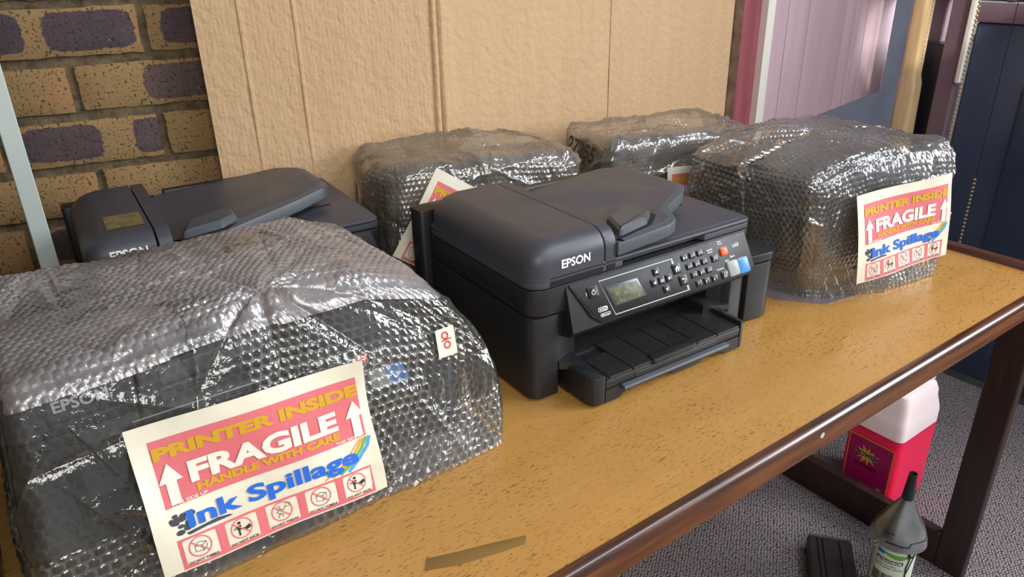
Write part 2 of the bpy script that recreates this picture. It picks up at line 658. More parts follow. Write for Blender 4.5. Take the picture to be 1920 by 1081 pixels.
# carpet
k = NT('grey_twill_carpet')
v = k.coord('Object')
vo = k.n('ShaderNodeTexVoronoi'); vo.inputs['Scale'].default_value = 1.0
vo.inputs['Randomness'].default_value = .45
mp = k.n('ShaderNodeMapping'); mp.inputs['Scale'].default_value = (95, 190, 1); mp.inputs['Rotation'].default_value = (0, 0, .6)
k.l(v, mp.inputs[0]); k.l(mp.outputs[0], vo.inputs['Vector'])
hh = k.ramp(vo.outputs['Distance'], [(.1, (1, 1, 1, 1)), (.75, (0, 0, 0, 1))])
col = k.mix(k.noise(v, 14, 4), lin(148, 140, 142), lin(172, 162, 165))
col = k.mix(hh, lin(62, 56, 60), col)
k.l(col, k.p.inputs['Base Color'])
k.p.inputs['Roughness'].default_value = 1.0
k.p.inputs['Specular IOR Level'].default_value = .1
k.bump(hh, .9, .004)
M['carpet'] = k.m
M['floor'] = speckled('dark_screed_floor', (44, 46, 46), (62, 64, 62), 6, .45, .1)
M['wall_slate'] = speckled('slate_blue_plaster', (72, 74, 86), (84, 86, 98), 4, .7)
M['pink_board'] = speckled('mauve_painted_board', (192, 164, 172), (204, 176, 184), 3, .45, stretch=(6, 6, .6))
M['rose'] = speckled('rose_red_cloth', (140, 70, 78), (158, 84, 92), 5, .7, stretch=(8, 8, .5))
M['sun_white'] = plain('painted_sunlit_white', (246, 242, 232), .35)  # white carries the sunlight on the panel edge and door frame
M['pale_post'] = wood('pale_pine', (196, 162, 116), (222, 192, 148), .5, (18, 18, 1.2))
M['mauve_post'] = speckled('mauve_brown_paint', (112, 90, 98), (128, 104, 112), 4, .5)
M['navy'] = speckled('navy_gloss_paint', (46, 58, 80), (54, 66, 88), 3, .22)
M['navy_dark'] = plain('dark_navy_paint', (20, 24, 40), .4)
M['bead'] = plain('brass_coloured_bead', (188, 170, 124), .3, .6)

# ------------------------------------------------------------------ setting
ZF = -0.80
WA = math.radians(-11.5)
WX = Vector((math.cos(WA), math.sin(WA), 0)); WN = Vector((-math.sin(WA), math.cos(WA), 0))


def struct(o):
    o['kind'] = 'structure'
    return o


struct(MB().box(-2.2, 5.2, -3.0, 4.2, ZF - .05, ZF, .001).put('floor', M['floor']))

# back wall: mortar bed and single bricks; local x along the wall, y into the wall
wb = struct(MB().box(-1.2, .53, .009, .13, ZF, 1.75, .001).put('wall_back', M['mortar']))
wb.location = WN * 1.56
wb.rotation_euler = (0, 0, WA)
rng = random.Random(4)


def brick_mesh(w, h, d, seed):
    r = random.Random(seed)
    nx, nz = 12, 5
    V, F = [], []
    def jig(a):
        return r.uniform(-a, a)
    for j in range(nz + 1):
        for i in range(nx + 1):
            x, z = w * i / nx, h * j / nz
            ed = (i in (0, nx)) or (j in (0, nz))
            V.append((x + (jig(.0016) if i in (0, nx) else 0), (.005 if ed else .0) + jig(.0009), z + (jig(.0014) if j in (0, nz) else 0)))
    for j in range(nz):
        for i in range(nx):
            a = j * (nx + 1) + i
            F.append((a, a + 1, a + nx + 2, a + nx + 1))
    per = [i for i in range(nx + 1)] + [j * (nx + 1) + nx for j in range(1, nz + 1)] + \
          [nz * (nx + 1) + i for i in range(nx - 1, -1, -1)] + [j * (nx + 1) for j in range(nz - 1, 0, -1)]
    b = len(V)
    for p in per:
        x, y, z = V[p]
        V.append((x, d, z))
    n = len(per)
    for i in range(n):
        F.append((per[(i + 1) % n], per[i], b + i, b + (i + 1) % n))
    return arr_mesh('brick', V, F, 50)


COURSE = 0.0945
BH = .0780
ZT = .532            # top of the first full course seen
JOINTS = {0: -.016, 1: -.147, 2: -.018, 3: -.142, 4: -.02, 5: -.14, -1: -.147, -2: -.018, 6: -.02, 7: -.14}
MATS = {(0, 0): 'brick_core', (0, 1): 'brick_left', (1, 0): 'brick_tan', (1, 1): 'brick_right', (2, 0): 'brick_left', (2, 1): 'brick_right',
        (3, 0): 'brick_tan', (3, 1): 'brick_tan', (0, -1): 'brick_right', (2, -1): 'brick_core'}
bid = 0
for c in range(-2, 8):
    zt = ZT - c * COURSE
    for m in range(-2, 2):
        x0 = JOINTS[c] + (m - 1) * .262 + .007 + .262 * 0
        x0 = JOINTS[c] + m * .262 + .007 - .262 + .262
        x0 = JOINTS[c] + (m) * .262 + .007 - .262
        me = brick_mesh(.248, BH + rng.uniform(-.002, .002), .016, bid)
        key = MATS.get((c, m), rng.choice(['brick_core', 'brick_left', 'brick_tan', 'brick_right']))
        o = link('brick', me, M[key], wb)
        o.location = (x0, rng.uniform(-.003, .002), zt - BH)
        bid += 1

# left wall, seen beside the front package
wl = struct(MB().box(-.13, -.009, -.55, .74, ZF, 1.75, .001).put('wall_left', M['mortar']))
wl.location = Vector((-.116, .87, 0))
for c in range(0, 5):
    for m in range(0, 3):
        me = brick_mesh(.248, BH, .016, 500 + c * 10 + m)
        o = link('brick', me, M[('brick_tan', 'brick_left', 'brick_right')[(c + m) % 3]], wl)
        o.rotation_euler = (0, 0, math.pi / 2)
        o.location = (rng.uniform(-.003, -.001), -.38 + m * .262 + (.131 if c % 2 else 0), -.02 - c * COURSE)

# plain wall behind the folded cardboard and the rest of the room beyond the table
o = struct(MB().box(.80, 1.80, 1.455, 1.58, ZF, 1.75, .001).put('wall_rear', M['mortar']))
o = struct(MB().box(1.80, 4.6, 2.05, 2.17, ZF, 1.75, .001).put('wall_beyond', M['wall_slate']))

# carpet under the table
cp = MB().box(-.6, 2.555, -1.6, 1.30, ZF, ZF + .006, .002).put('carpet', M['carpet'])
tag(cp, 'grey ribbed carpet on the floor under the table', 'carpet')

# ------------------------------------------------------------------ table
tb = empty('table', (0.75, .9, ZF))
tag(tb, 'long wooden table with worn yellow top and dark rounded edge', 'table')


def inw(o, par):
    """keep world coordinates of a mesh authored in world space under a moved parent"""
    o.parent = par
    o.matrix_parent_inverse = par.matrix_world.inverted()
    return o


bpy.context.view_layer.update()
TX0, TX1, TY0, TY1 = -.098, 1.634, .474, 1.372


def tput(mb, name, mat, label=None, smooth=35):
    return inw(mb.put(name, mat, None, label, smooth), tb)


tput(MB().box(TX0, TX1, TY0, TY1, -.026, 0, .0005), 'table_top', M['veneer'])
prof = [(.474, .001)] + [(.467 - .0095 * math.sin(a), -.0075 + .0095 * math.cos(a)) for a in np.linspace(0, math.pi, 10)] + [(.474, -.017)]
tput(MB().loft([[(x, y, z) for y, z in prof] for x in (TX0 - .01, TX1 + .026)]), 'edge_moulding', M['nosing'], 'dark rounded front moulding')
tput(MB().box(TX0, TX1 + .02, .468, .492, -.056, -.0165, .001), 'apron', M['apron'])
tput(MB().box(TX0, TX1 + .02, 1.345, 1.369, -.056, -.026, .001), 'apron', M['apron'])
lp = [(TX1, -.03), (TX1, .006), (TX1 + .004, .012), (TX1 + .012, .015), (TX1 + .02, .013), (TX1 + .025, .007), (TX1 + .026, -.03)]
tput(MB().loft([[(x, y, z) for x, z in lp] for y in (.474, TY1)]), 'end_lip', M['lip'], 'raised dark lip across the end')
for lx in (1.636, .02):
    for ly in (.476, 1.30):
        tput(MB().box(lx, lx + .028, ly, ly + .066, ZF + .0062, -.027, .003), 'leg', M['leg'])
    tput(MB().box(lx, lx + .028, .542, 1.30, ZF + .008, ZF + .103, .003), 'stretcher', M['leg'])
sc_ = MB().lathe([(.0005, -.0022), (.0035, -.002), (.0048, 0)], n=14)
sc_.xf(Matrix.Translation((.873, .4678, -.031)) @ Matrix.Rotation(math.radians(-90), 4, 'X') @ Matrix.Scale(-1, 4, (0, 0, 1)))
tput(sc_, 'screw', M['silver'])
# brown tape repair near the front left of the top
rp = MB().prism([(.275, .562), (.310, .546), (.350, .536), (.386, .528), (.395, .538), (.356, .552), (.318, .564), (.285, .576)], 0.0, .0008, .0002)
tput(rp, 'tape_patch', plain('brown_tape', (124, 96, 48), .4), 'strip of brown tape')

# ------------------------------------------------------------------ cardboard sheet behind everything
cb = empty('cardboard_sheet', (0.45, 1.46, ZF))
tag(cb, 'large folded brown cardboard sheet standing behind the printers', 'cardboard')
bpy.context.view_layer.update()


def sheet(a, b, z0, z1, t, name, bulge, seed, label=None):
    """upright sheet from a to b with dents, real thickness"""
    a, b = Vector(a), Vector(b)
    n = Vector((b.y - a.y, -(b.x - a.x), 0)).normalized()
    nx, nz = 60, 40
    U, W_ = np.meshgrid(np.linspace(0, 1, nx + 1), np.linspace(0, 1, nz + 1))
    P = np.stack([a.x + (b.x - a.x) * U.ravel(), a.y + (b.y - a.y) * U.ravel(), z0 + (z1 - z0) * W_.ravel()], 1)
    h = vnoise(P, 6, seed) * bulge + vnoise(P, 17, seed + 5) * bulge * .35
    h *= np.minimum(1, np.minimum(U.ravel(), 1 - U.ravel()) * 12)
    fr = P + np.outer(h, n)
    bk = fr - np.outer(np.full(len(h), t), n)
    F = []
    N = (nx + 1) * (nz + 1)
    for j in range(nz):
        for i in range(nx):
            q = j * (nx + 1) + i
            F.append((q, q + 1, q + nx + 2, q + nx + 1))
            F.append((N + q, N + q + nx + 1, N + q + nx + 2, N + q + 1))
    for j in range(nz):
        q = j * (nx + 1)
        F.append((q, q + nx + 1, N + q + nx + 1, N + q))
        q += nx
        F.append((q, N + q, N + q + nx + 1, q + nx + 1))
    for i in range(nx):
        q = i
        F.append((q, N + q, N + q + 1, q + 1))
        q = nz * (nx + 1) + i
        F.append((q, q + 1, N + q + 1, N + q))
    me = arr_mesh(name, np.vstack([fr, bk]), F, 50)
    return inw(link(name, me, M['cardboard'], None, label), cb)


pA = WX * .068 + WN * 1.512
pF = Vector((.803, 1.3905, 0))
sheet(pA, pF, ZF, 1.3, .006, 'panel', .003, 1)
sheet((.832, 1.396, 0), (1.752, 1.398, 0), ZF, 1.3, .006, 'panel', .002, 9)
# the fold between the two panels: two pressed ridges
fold = MB()
zs = np.linspace(ZF, 1.3, 40)
rf = random.Random(2)
for x0, x1, y in ((.801, .818, 1.386), (.818, .834, 1.389)):
    rings = []
    for z in zs:
        w = rf.uniform(-.0012, .0012)
        rings.append([(x0 + w, y + .006, z), (x0 + w + .003, y, z), ((x0 + x1) / 2 + w, y - .003, z), (x1 + w - .003, y, z), (x1 + w, y + .006, z), ((x0 + x1) / 2, y + .012, z)])
    fold.loft(rings)
inw(fold.put('fold_ridge', M['cardboard'], None, None, 60), cb)
for cx_, pa in ((.18, 0), (.40, 0), (1.303, 1)):
    # pressed score lines
    if pa:
        p0 = Vector((cx_, 1.3945, 0))
    else:
        p0 = pA.lerp(pF, cx_) - WN * .0012
    s = MB().loft([[(p0.x - .004, p0.y + .001, z), (p0.x, p0.y - .0006, z), (p0.x + .004, p0.y + .001, z), (p0.x, p0.y + .003, z)] for z in zs])
    inw(s.put('score_line', M['cardboard'], None, None, 60), cb)

# aluminium bar at the left
br = MB().box(-.0125, .0125, -.009, .009, 0, 1.15, .001).put('metal_bar', M['silver'])
br.location = (.044, 1.30, .001)
tag(br, 'plain aluminium bar standing upright against the brick wall at left', 'bar')

# ------------------------------------------------------------------ things beyond the table's right end
dk = MB().box(1.758, 1.80, 1.40, 1.435, ZF, 1.3, .004).put('trim_1', speckled('dark_brown_edge', (70, 48, 34), (110, 80, 56), 20, .8))
struct(dk)
rose = MB()
rose.loft([[(1.80 + .155 * u, 1.452 + .012 * math.sin(u * 14), z) for u in np.linspace(0, 1, 18)] + [(1.80 + .155 * u, 1.466 + .012 * math.sin(u * 14), z) for u in np.linspace(1, 0, 18)]
           for z in (ZF + .02, .2, 1.3)])
tag(rose.put('curtain', M['rose'], smooth=60), 'narrow rose red curtain beside the cardboard', 'curtain')

pk = empty('board_panel', (1.97, 1.45, .08), math.radians(3))
tag(pk, 'mauve painted board panel with sunlit white front edge hanging beyond the packages', 'panel')
xs = [1.995, 2.078, 2.191, 2.305, 2.409, 2.472, 2.506, 2.552, 2.631, 2.742]
zb = [(.03, .045), (.045, .056), (.056, .064), (.064, .072), (.072, .077), (.077, .080), (.08, .083), (.083, .088), (.088, .095)]
for i in range(len(xs) - 1):
    a, b = xs[i] - 1.97 + .0025, xs[i + 1] - 1.97
    q = [(a, 0.0), (b - .001, 0.0), (b - .001, .018), (a, .018)]
    z0, z1 = zb[i][0] - .08, zb[i][1] - .08
    mb = MB().prism(rounded([(a, -.001 * (i % 3)), (b, -.001 * (i % 3)), (b, .016), (a, .016)], .003, 3), 0, 1.25, .001)
    mb.v = [(x, y, z + (z0 + (z1 - z0) * (x - a) / (b - a))) for x, y, z in mb.v]
    mb.put('board', M['pink_board'], pk)
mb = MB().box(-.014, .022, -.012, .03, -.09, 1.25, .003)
mb.put('edge_strip', M['sun_white'], pk, 'edge strip coloured white as if sunlit')

pst = MB()
pst.loft([[(2.60 + a * w, 1.30 + b * w + s, z) for a, b in rrect(-1, 1, -1, 1, .5, 3)] for z, w, s in ((ZF, .034, 0), (-.2, .034, .01), (.16, .030, .015), (.19, .026, .018), (1.3, .026, .03))])
tag(pst.put('wooden_post', M['pale_post']), 'pale wooden post standing between mauve panel and navy door', 'post')
tr = MB().box(2.60, 2.66, 1.172, 1.232, ZF, 1.5, .004).put('trim_2', M['mauve_post']); struct(tr)
tr = MB().box(2.72, 2.76, 1.30, 1.345, ZF, 1.5, .004).put('trim_3', M['mauve_post']); struct(tr)
tr = MB().box(2.585, 2.605, 1.152, 1.170, .18, 1.5, .004).put('trim_4', M['sun_white']); struct(tr)  # bright highlight on the door frame, put into the colour
cbx = MB().box(2.66, 3.0, 1.225, 1.36, ZF, .285, .006).put('cabinet', M['navy_dark'])
tag(cbx, 'dark navy cabinet edge between wooden post and mauve door post', 'cabinet')
dr = MB().box(2.615, 2.66, -.1, 1.152, ZF, .365, .006).put('door_1', M['navy']); struct(dr)
mb = MB()
for y0, y1, z0, z1 in ((.64, .98, -.62, .20), ):
    mb.loft([[(2.614, y, z) for y, z in rrect(y0, y1, z0, z1, .02, 4)], [(2.604, y, z) for y, z in rrect(y0 + .012, y1 - .012, z0 + .012, z1 - .012, .02, 4)]], cap0=False)
mb.put('door_panel', M['navy'], dr)
tr = MB().box(2.60, 2.64, -.1, 1.17, .366, .42, .004).put('trim_5', M['mauve_post']); struct(tr)
tr = MB().box(2.70, 2.75, -.1, 1.6, .42, 1.75, .004).put('wall_right', M['mauve_post']); struct(tr)
for y in (.93, 1.02, 1.08):
    tr = MB().box(2.665, 2.69, y, y + .025, .42, 1.5, .004).put('trim_%d' % (6 + int(y * 100) % 3), M['mauve_post']); struct(tr)

ch = empty('ball_chain', (2.50, 1.0, .5))
tag(ch, 'hanging loop of brass coloured bead chain in front of the navy door', 'chain')
mb = MB()
for y, za, zb_ in ((1.106, 1.25, -.28), (1.003, -.085, -.295)):
    z = za
    while z > zb_:
        mb.lathe([(.0006, -.0045), (.0034, -.003), (.0048, 0), (.0034, .003), (.0006, .0045)], (0, y - 1.0, z - .5), 7)
        z -= .0130
mb.put('beads', M['bead'], ch)['kind'] = 'stuff'
MB().tube([(0, .003, .75), (0, .003, -.58)], .0012, 6).put('cord', M['navy_dark'], ch, 'dark cord')

# ------------------------------------------------------------------ printers
P0 = Vector((0, 0, .178))                       # top front edge of the tilted control panel
PD = Vector((0, -.022, -.070)).normalized()     # down the panel
PN = Vector((0, -PD.z * -1, 0))
PN = Vector((1, 0, 0)).cross(PD)                # outward?
if PN.y > 0:
    PN = -PN


def on_panel(u, v, lift=0.0):
    """v is measured upwards (negative = down the panel)"""
    p = P0 + Vector((u, 0, 0)) - PD * v + PN * lift
    return tuple(p)


def panel_prism(mb, pts, h0, h1, b):
    s = len(mb.v)
    mb.prism(pts, h0, h1, b)
    mb.v[s:] = [on_panel(x, y, z) for x, y, z in mb.v[s:]]
    return mb


KEYS = [(.2865, .0134, '1'), (.3036, .0134, '2'), (.3202, .0132, '3'), (.2942, .0292, '4'), (.3108, .029, '5'), (.3277, .029, '6'),
        (.3021, .0446, '7'), (.3191, .0446, '8'), (.3359, .0447, '9'), (.3101, .0606, '*'), (.3276, .0606, '0'), (.3459, .0609, '#')]
SUBK = ['.-@', 'ABC', 'DEF', 'GHI', 'JKL', 'MNO', 'PQRS', 'TUV', 'WXYZ', '', '', '']


def make_printer(root, notch=True, icons=True, sx=.1275, letters=.0505, lz=.2055, tank=True):
    s2 = sx + .0225
    # lower case: U-shaped around the paper output
    plan = [(0, 0), (.046, 0), (.054, .016), (.054, .17), (.402, .17), (.402, .012), (.410, 0), (.445, 0), (.445, .303), (0, .303)]
    rad = [.030, .004, .004, .004, .004, .004, .004, .008, .02, .02]
    MB().prism(rounded(plan, rad, 5), .004, .1365, .0015).put('lower_case', M['case'], root)
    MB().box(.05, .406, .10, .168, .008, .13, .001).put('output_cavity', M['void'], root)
    # slanted inner walls and floor of the opening
    MB().prism(rounded([(.0475, .003), (.1, .030), (.1, .1), (.0475, .1)], .003, 3), .047, .1362, .001).put('opening_wall', M['case'], root)
    MB().prism(rounded([(.408, .1), (.385, .1), (.385, .030), (.408, .006)], .003, 3), .047, .1362, .001).put('opening_wall', M['case'], root)
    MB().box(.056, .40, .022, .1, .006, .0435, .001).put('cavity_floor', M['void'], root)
    # chamfered shelf at the left of the opening and the matching wedge at the right
    mb = MB()
    mb.loft([[(.047, y, z) for y, z in ((-.001, .058), (.03, .066), (.03, .045), (-.001, .045))],
             [(.088, y, z) for y, z in ((-.02, .049), (.02, .051), (.02, .042), (-.02, .042))]])
    mb.put('output_shelf', M['case'], root)
    mb = MB()
    mb.loft([[(.352, y, z) for y, z in ((.004, .060), (.09, .062), (.09, .044), (.004, .044))],
             [(.408, y, z) for y, z in ((-.002, .048), (.09, .060), (.09, .044), (-.002, .040))]])
    mb.put('output_shelf', M['case'], root)
    # shoulders of the paper cassette: part of the case
    left = [(.060, -.002), (.060, -.046), (.0645, -.062), (.0845, -.0625), (.0845, .0), (.0845, .03), (.06, .03)]
    MB().prism(rounded(left, [.002, .006, .012, .002, .0, .002, .002], 4), .003, .0505, .0022).put('tray_shoulder', M['case'], root)
    right = [(.3705, .03), (.3705, -.0625), (.3785, -.0615), (.384, -.0), (.384, .03)]
    MB().prism(rounded(right, [.001, .001, .004, .002, .002], 4), .003, .0505, .0015).put('tray_shoulder', M['case'], root)
    # cassette: front with arched underside, output plate with ribs, tab, grip
    mb = MB()
    front = [(.0858, .004), (.114, .004), (.118, .008), (.125, .0115), (.218, .0115), (.222, .006), (.282, .006), (.284, .0115),
             (.322, .0115), (.334, .008), (.338, .004), (.3692, .004), (.3692, .0252), (.0858, .0252)]
    mb.loft([[(x, y, z) for x, z in front] for y in (-.062, .02)])
    mb.put('cassette', M['case'], root)
    MB().box(.0858, .3692, -.062, .02, .0268, .0405, .0012).put('cassette_front', M['case'], root)
    mb = MB()
    mb.box(.141, .315, -.0632, -.055, .0275, .0365, .001)
    mb.put('front_strip', M['case'], root)
    gx = [.0865, .0925, .138, .183, .2275, .272, .3165, .3685]
    for i in range(len(gx) - 1):
        a, b = gx[i] + .0009, gx[i + 1] - .0009
        MB().box(a, b, -.0615, (.030 if i else .012) if a > .1 else .0, .0406, .0450, .0008).put('output_tray_panel', M['tray'], root)
    tb_ = rounded([(.176, -.066), (.262, -.066), (.270, -.0615), (.272, -.050), (.266, -.046), (.182, -.046), (.178, -.050)], .004, 4)
    MB().prism(tb_, .0385, .0478, .0018).put('tray_tab', M['tray'], root)
    mb = MB().loft([[(x, y, z) for y, z in ((-.062, .026), (-.069, .0245), (-.0705, .0215), (-.069, .0185), (-.062, .0185))] for x in (.116, .121, .332, .337)])
    mb.put('pull_grip', M['rim'], root)
    # scanner base with the hand recess at the left front
    plan = rounded([(0, 0), (.445, 0), (.445, .303), (0, .303)], [.030, .016, .018, .018], 7)
    mb = MB().prism(plan, .1385, .1795, .0015)
    mb.put('scanner_base', M['case'], root)
    mb = MB().loft([[(-.0006, y, z) for y, z in ((.03, .1405), (.212, .1405), (.205, .155), (.05, .149))], [(-.0016, y, z) for y, z in ((.034, .142), (.205, .142), (.20, .152), (.05, .1465))]])
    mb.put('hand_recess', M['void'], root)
    MB().box(.0, .0018, .09, .11, .1405, .148, .0005).put('latch', M['rim'], root)
    # housing behind and below the panel
    mb = MB().loft([[(x, y, z) for y, z in ((.0, .178), (-.0195, .1085), (-.012, .099), (.03, .088), (.08, .088), (.08, .178))] for x in (.058, .425)])
    mb.put('panel_housing', M['case'], root)
    # lid
    mb = MB()
    lo = [(0, 0), (.164, 0), (.167, .014), (.331, .014), (.336, 0), (.447, 0), (.447, .304), (0, .304)]
    mb.prism(rounded(lo, [.030, .002, .004, .004, .002, .018, .02, .02], 6), .1812, .1906, .0006)
    mb.prism(rounded([(0, 0), (.447, 0), (.447, .304), (0, .304)], [.030, .018, .018, .018], 6), .1906, .1975, .0025)
    mb.put('scanner_lid', M['lid'], root)
    MB().prism(rrect(.17, .437, .010, .294, .014), .1973, .1983, .0006).put('lid_plate', M['lid'], root)
    MB().box(.29, .40, .112, .118, .1982, .1992, .0004).put('lid_tray_shadow', M['void'], root)  # dark strip painted as the tray's shadow on the lid
    # document feeder: cover and strip, rounded over at the left and the front
    def hood(x0, x1, rl, z0, z1, rf):
        rings = []
        c = .030 if rl else .001
        for t in [None] + list(np.linspace(0, math.pi / 2, 9)):
            if t is None:
                il = if_ = ib = 0; z = z0
            else:
                s = 1 - math.cos(t)
                il, if_, ib = rl * s, rf * s, .012 * s
                z = z1 - .032 * (1 - math.sin(t))
            rings.append([(x, y, z) for x, y in rounded([(x0 + il, if_), (x1, if_), (x1, .300 - ib), (x0 + il, .300 - ib)], [max(.002, c - il * .2), .0004, .0004, max(.002, c - il * .2)], 6)])
        return MB().loft(rings)
    hood(.0005, sx, .040, .1815, .2455, .030).put('feeder_cover', M['lid'], root)
    hood(sx + .0025, s2, 0.0, .1815, .2450, .030).put('feeder_strip', M['lid'], root)
    mb = MB()
    mb.box(.1500, .372, .278, .296, .1985, .228, .002)
    mb.put('feeder_rear_guide', M['case'], root)
    # input tray: a raised plate that climbs to the right
    if notch:
        out = [(.1505, -.004), (.252, -.004), (.276, .006), (.300, .050), (.360, .078), (.388, .100), (.388, .236), (.352, .276), (.1505, .276)]
        ra = [.001, .018, .018, .02, .02, .016, .05, .03, .001]
    else:
        out = [(s2 + .0005, .004), (s2 + .07, .004), (.33, .060), (.385, .088), (.398, .11), (.395, .236), (.352, .280), (s2 + .0005, .280)]
        ra = [.001, .04, .06, .03, .02, .05, .03, .001]
    op = rounded(out, ra, 6)
    climb = lambda x: .0185 * min(1, max(0, (x - .15) / .23)) ** 1.2 if True else 0

    def lifted(mb):
        mb.v = [(x, y, z + climb(x)) for x, y, z in mb.v]
        return mb
    lifted(MB().prism(op, .1995, .2215, .0028)).put('feeder_tray', M['rim'], root)
    inn = inset(op, .012)
    inn = [(max(x, s2 + .0012), y) for x, y in inn]
    g = MB().prism(inn, .2212, .2224, .0007)
    lifted(g).put('tray_bed', M['lid'], root)
    # underside support between the tray and the lid
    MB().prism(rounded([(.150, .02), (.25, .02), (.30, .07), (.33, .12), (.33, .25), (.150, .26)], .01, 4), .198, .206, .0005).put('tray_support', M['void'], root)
    # sliding paper guide
    gb = [(x + s2 - .15, y) for x, y in [(.163, .010), (.226, .018), (.254, .040), (.254, .072), (.243, .090), (.186, .066)]]
    mb = MB()
    b = rounded(gb, .006, 4)
    t = inset(b, .007)
    cx = .205
    zt = lambda x: .2362 + .004 * (x - .16) / .1
    mb.loft([[(x, y, .222 + climb(x)) for x, y in b], [(x, y, zt(x) - .004) for x, y in inset(b, .0015)], [(x, y, zt(x)) for x, y in inset(b, .006)]])
    mb.put('paper_guide', M['rim'], root)
    # dark sheet painted as the shadow gap around the guide
    gw = rounded([(x + s2 - .15, y) for x, y in [(.158, .004), (.23, .012), (.262, .036), (.262, .080), (.246, .098), (.176, .072)]], .008, 4)
    g = MB().prism([(max(x, s2 + .0012), y) for x, y in gw], .2222, .2228, .0002)
    lifted(g).put('guide_shadow_sheet', M['void'], root)
    # rear unit and ink tank
    MB().prism(rrect(-.012, .12, .305, .345, .008), .06, .218, .003).put('rear_unit', M['case'], root)
    if tank:
      tk = rounded([(.4465, -.006), (.500, -.012), (.514, .010), (.514, .215), (.4465, .215)], [.002, .02, .02, .015, .002], 6)
      MB().prism(tk, .004, .1105, .002).put('ink_tank', M['case'], root)
      MB().prism(rounded([(.4465, -.007), (.501, -.013), (.515, .010), (.515, .216), (.4465, .216)], [.002, .02, .02, .015, .002], 6), .1118, .1285, .003).put('tank_lid', M['case'], root)
    # brand plate lettering on the feeder front
    fn = lambda u, v, l: (u, -.0003 - l + (.03 * (1 - math.cos(math.asin(max(0, min(1, 1 - (.2455 - v) / .032))))) if v > .2135 else 0), v)
    Print(.0005).text('EPSON', letters, letters + .051, lz, lz + .013, .028).put('lettering', M['white_print'], root, fn)
    # ---------------- control panel
    cp = MB()
    pan = rounded([(.093, -.057), (.111, -.0705), (.424, -.0735), (.4425, -.068), (.4275, -.0004), (.060, -.0004)], [.012, .012, .010, .012, .003, .003], 5)
    panel_prism(cp, pan, -.024, .0016, .0012)
    cpo = cp.put('control_panel', M['panel'], root)
    L = lambda u, v, l: on_panel(u, v, .0017 + l)
    # display
    sk = lambda x0, x1, y0, y1, s=-.0137 / .044: [(x0 - s * 0 + 0, y0), (x1, y0), (x1, y1), (x0, y1)]
    q = [(.1372, -.0517), (.2003, -.0509), (.1863, -.0205), (.1239, -.0195)]
    panel_prism(MB(), q, .0, .0026, .0008).put('display_bezel', M['bezel'], cpo)
    q = [(.1405, -.0500), (.1950, -.0492), (.1840, -.0240), (.1300, -.0232)]
    panel_prism(MB(), q, .0, .0030, .0002).put('display', M['lcd'], cpo)
    # light frame line with its two end tabs
    fp = Print(.0002)
    fp.line([(.2600, -.0118), (.2575, -.0088), (.1150, -.0083), (.1360, -.0638), (.2885, -.0650), (.2868, -.0600)], .0016)
    fp.poly([(.2570, -.0080), (.2610, -.0080), (.2640, -.0175), (.2600, -.0175)])
    fp.poly([(.2832, -.0570), (.2872, -.0570), (.2895, -.0660), (.2850, -.0660)])
    fp.put('frame_line', M['frame_print'], cpo, L)

    sl = lambda y: .22 * (-y - .03)        # keys follow the panel's slant
    def key(u, v, w, h, mat, name='key', r=.0018, hh=.0034):
        pts = rounded([(u - w / 2 + .22 * h / 2, -v - h / 2), (u + w / 2 + .22 * h / 2, -v - h / 2), (u + w / 2 - .22 * h / 2, -v + h / 2), (u - w / 2 - .22 * h / 2, -v + h / 2)], r, 3)
        fr = panel_prism(MB(), inset(pts, -.0008), .0, .0021, .0003)
        panel_prism(fr, pts, .0, hh, .0008)
        return fr.put(name, mat, cpo)
    lt = Print(.0019)
    def glyph(s, u, v, w, h, bold=.02):
        lt.text(s, u - w / 2, u + w / 2, -v - h / 2, -v + h / 2, bold)
    for i, (u, v, s) in enumerate(KEYS):
        key(u, v, .0125, .0095, M['key'])
        glyph(s, u - .0022, v, .0022, .0048)
        if SUBK[i]:
            glyph(SUBK[i], u + .0026, v, .0044, .0022)
    for u, v in ((.2248, .0207), (.2181, .0365), (.2336, .0366), (.2488, .0363), (.2411, .0521)):
        key(u, v, .0122, .0112, M['key'])
    a = .0028
    lt.poly([(.2248 - a, -.0207 - a * .7), (.2248 + a, -.0207 - a * .7), (.2248, -.0207 + a)])
    lt.poly([(.2411 - a, -.0521 + a * .7), (.2411, -.0521 - a), (.2411 + a, -.0521 + a * .7)])
    lt.poly([(.2181 + a * .8, -.0365 - a), (.2181 + a * .8, -.0365 + a), (.2181 - a, -.0365)])
    lt.poly([(.2488 - a * .8, -.0363 + a), (.2488 - a * .8, -.0363 - a), (.2488 + a, -.0363)])
    glyph('OK', .2336, .0366, .007, .0048)
    key(.2675, .0263, .0165, .0160, M['key']); key(.2784, .0472, .0165, .0160, M['key'])
    h_ = .0042
    lt.poly([(.2675 - h_ * 1.2, -.0263), (.2675 + h_ * 1.2, -.0263), (.2675, -.0263 + h_ * 1.2)])
    lt.poly([(.2675 - h_ * .8, -.0263 - h_), (.2675 - h_ * .25, -.0263 - h_), (.2675 - h_ * .25, -.0263), (.2675 - h_ * .8, -.0263)])
    lt.poly([(.2675 + h_ * .25, -.0263 - h_), (.2675 + h_ * .8, -.0263 - h_), (.2675 + h_ * .8, -.0263), (.2675 + h_ * .25, -.0263)])
    lt.line([(.2784 - .003 + .0065 * 0, -.0472 + .0025), (.2784 + .001, -.0472 + .0025), (.2784 + .0032, -.0472), (.2784 + .0025, -.0472 - .003), (.2784 - .001, -.0472 - .004)], .0012)
    lt.poly([(.2784 - .0048, -.0472 + .0025), (.2784 - .002, -.0472), (.2784 - .002, -.0472 + .005)])
    key(.1017, .0212, .0185, .0165, M['key'])
    lt.circle(.1017, -.0214, .0034, .0034, .0008, 20); lt.line([(.1017, -.0195), (.1017, -.0165)], .0011)
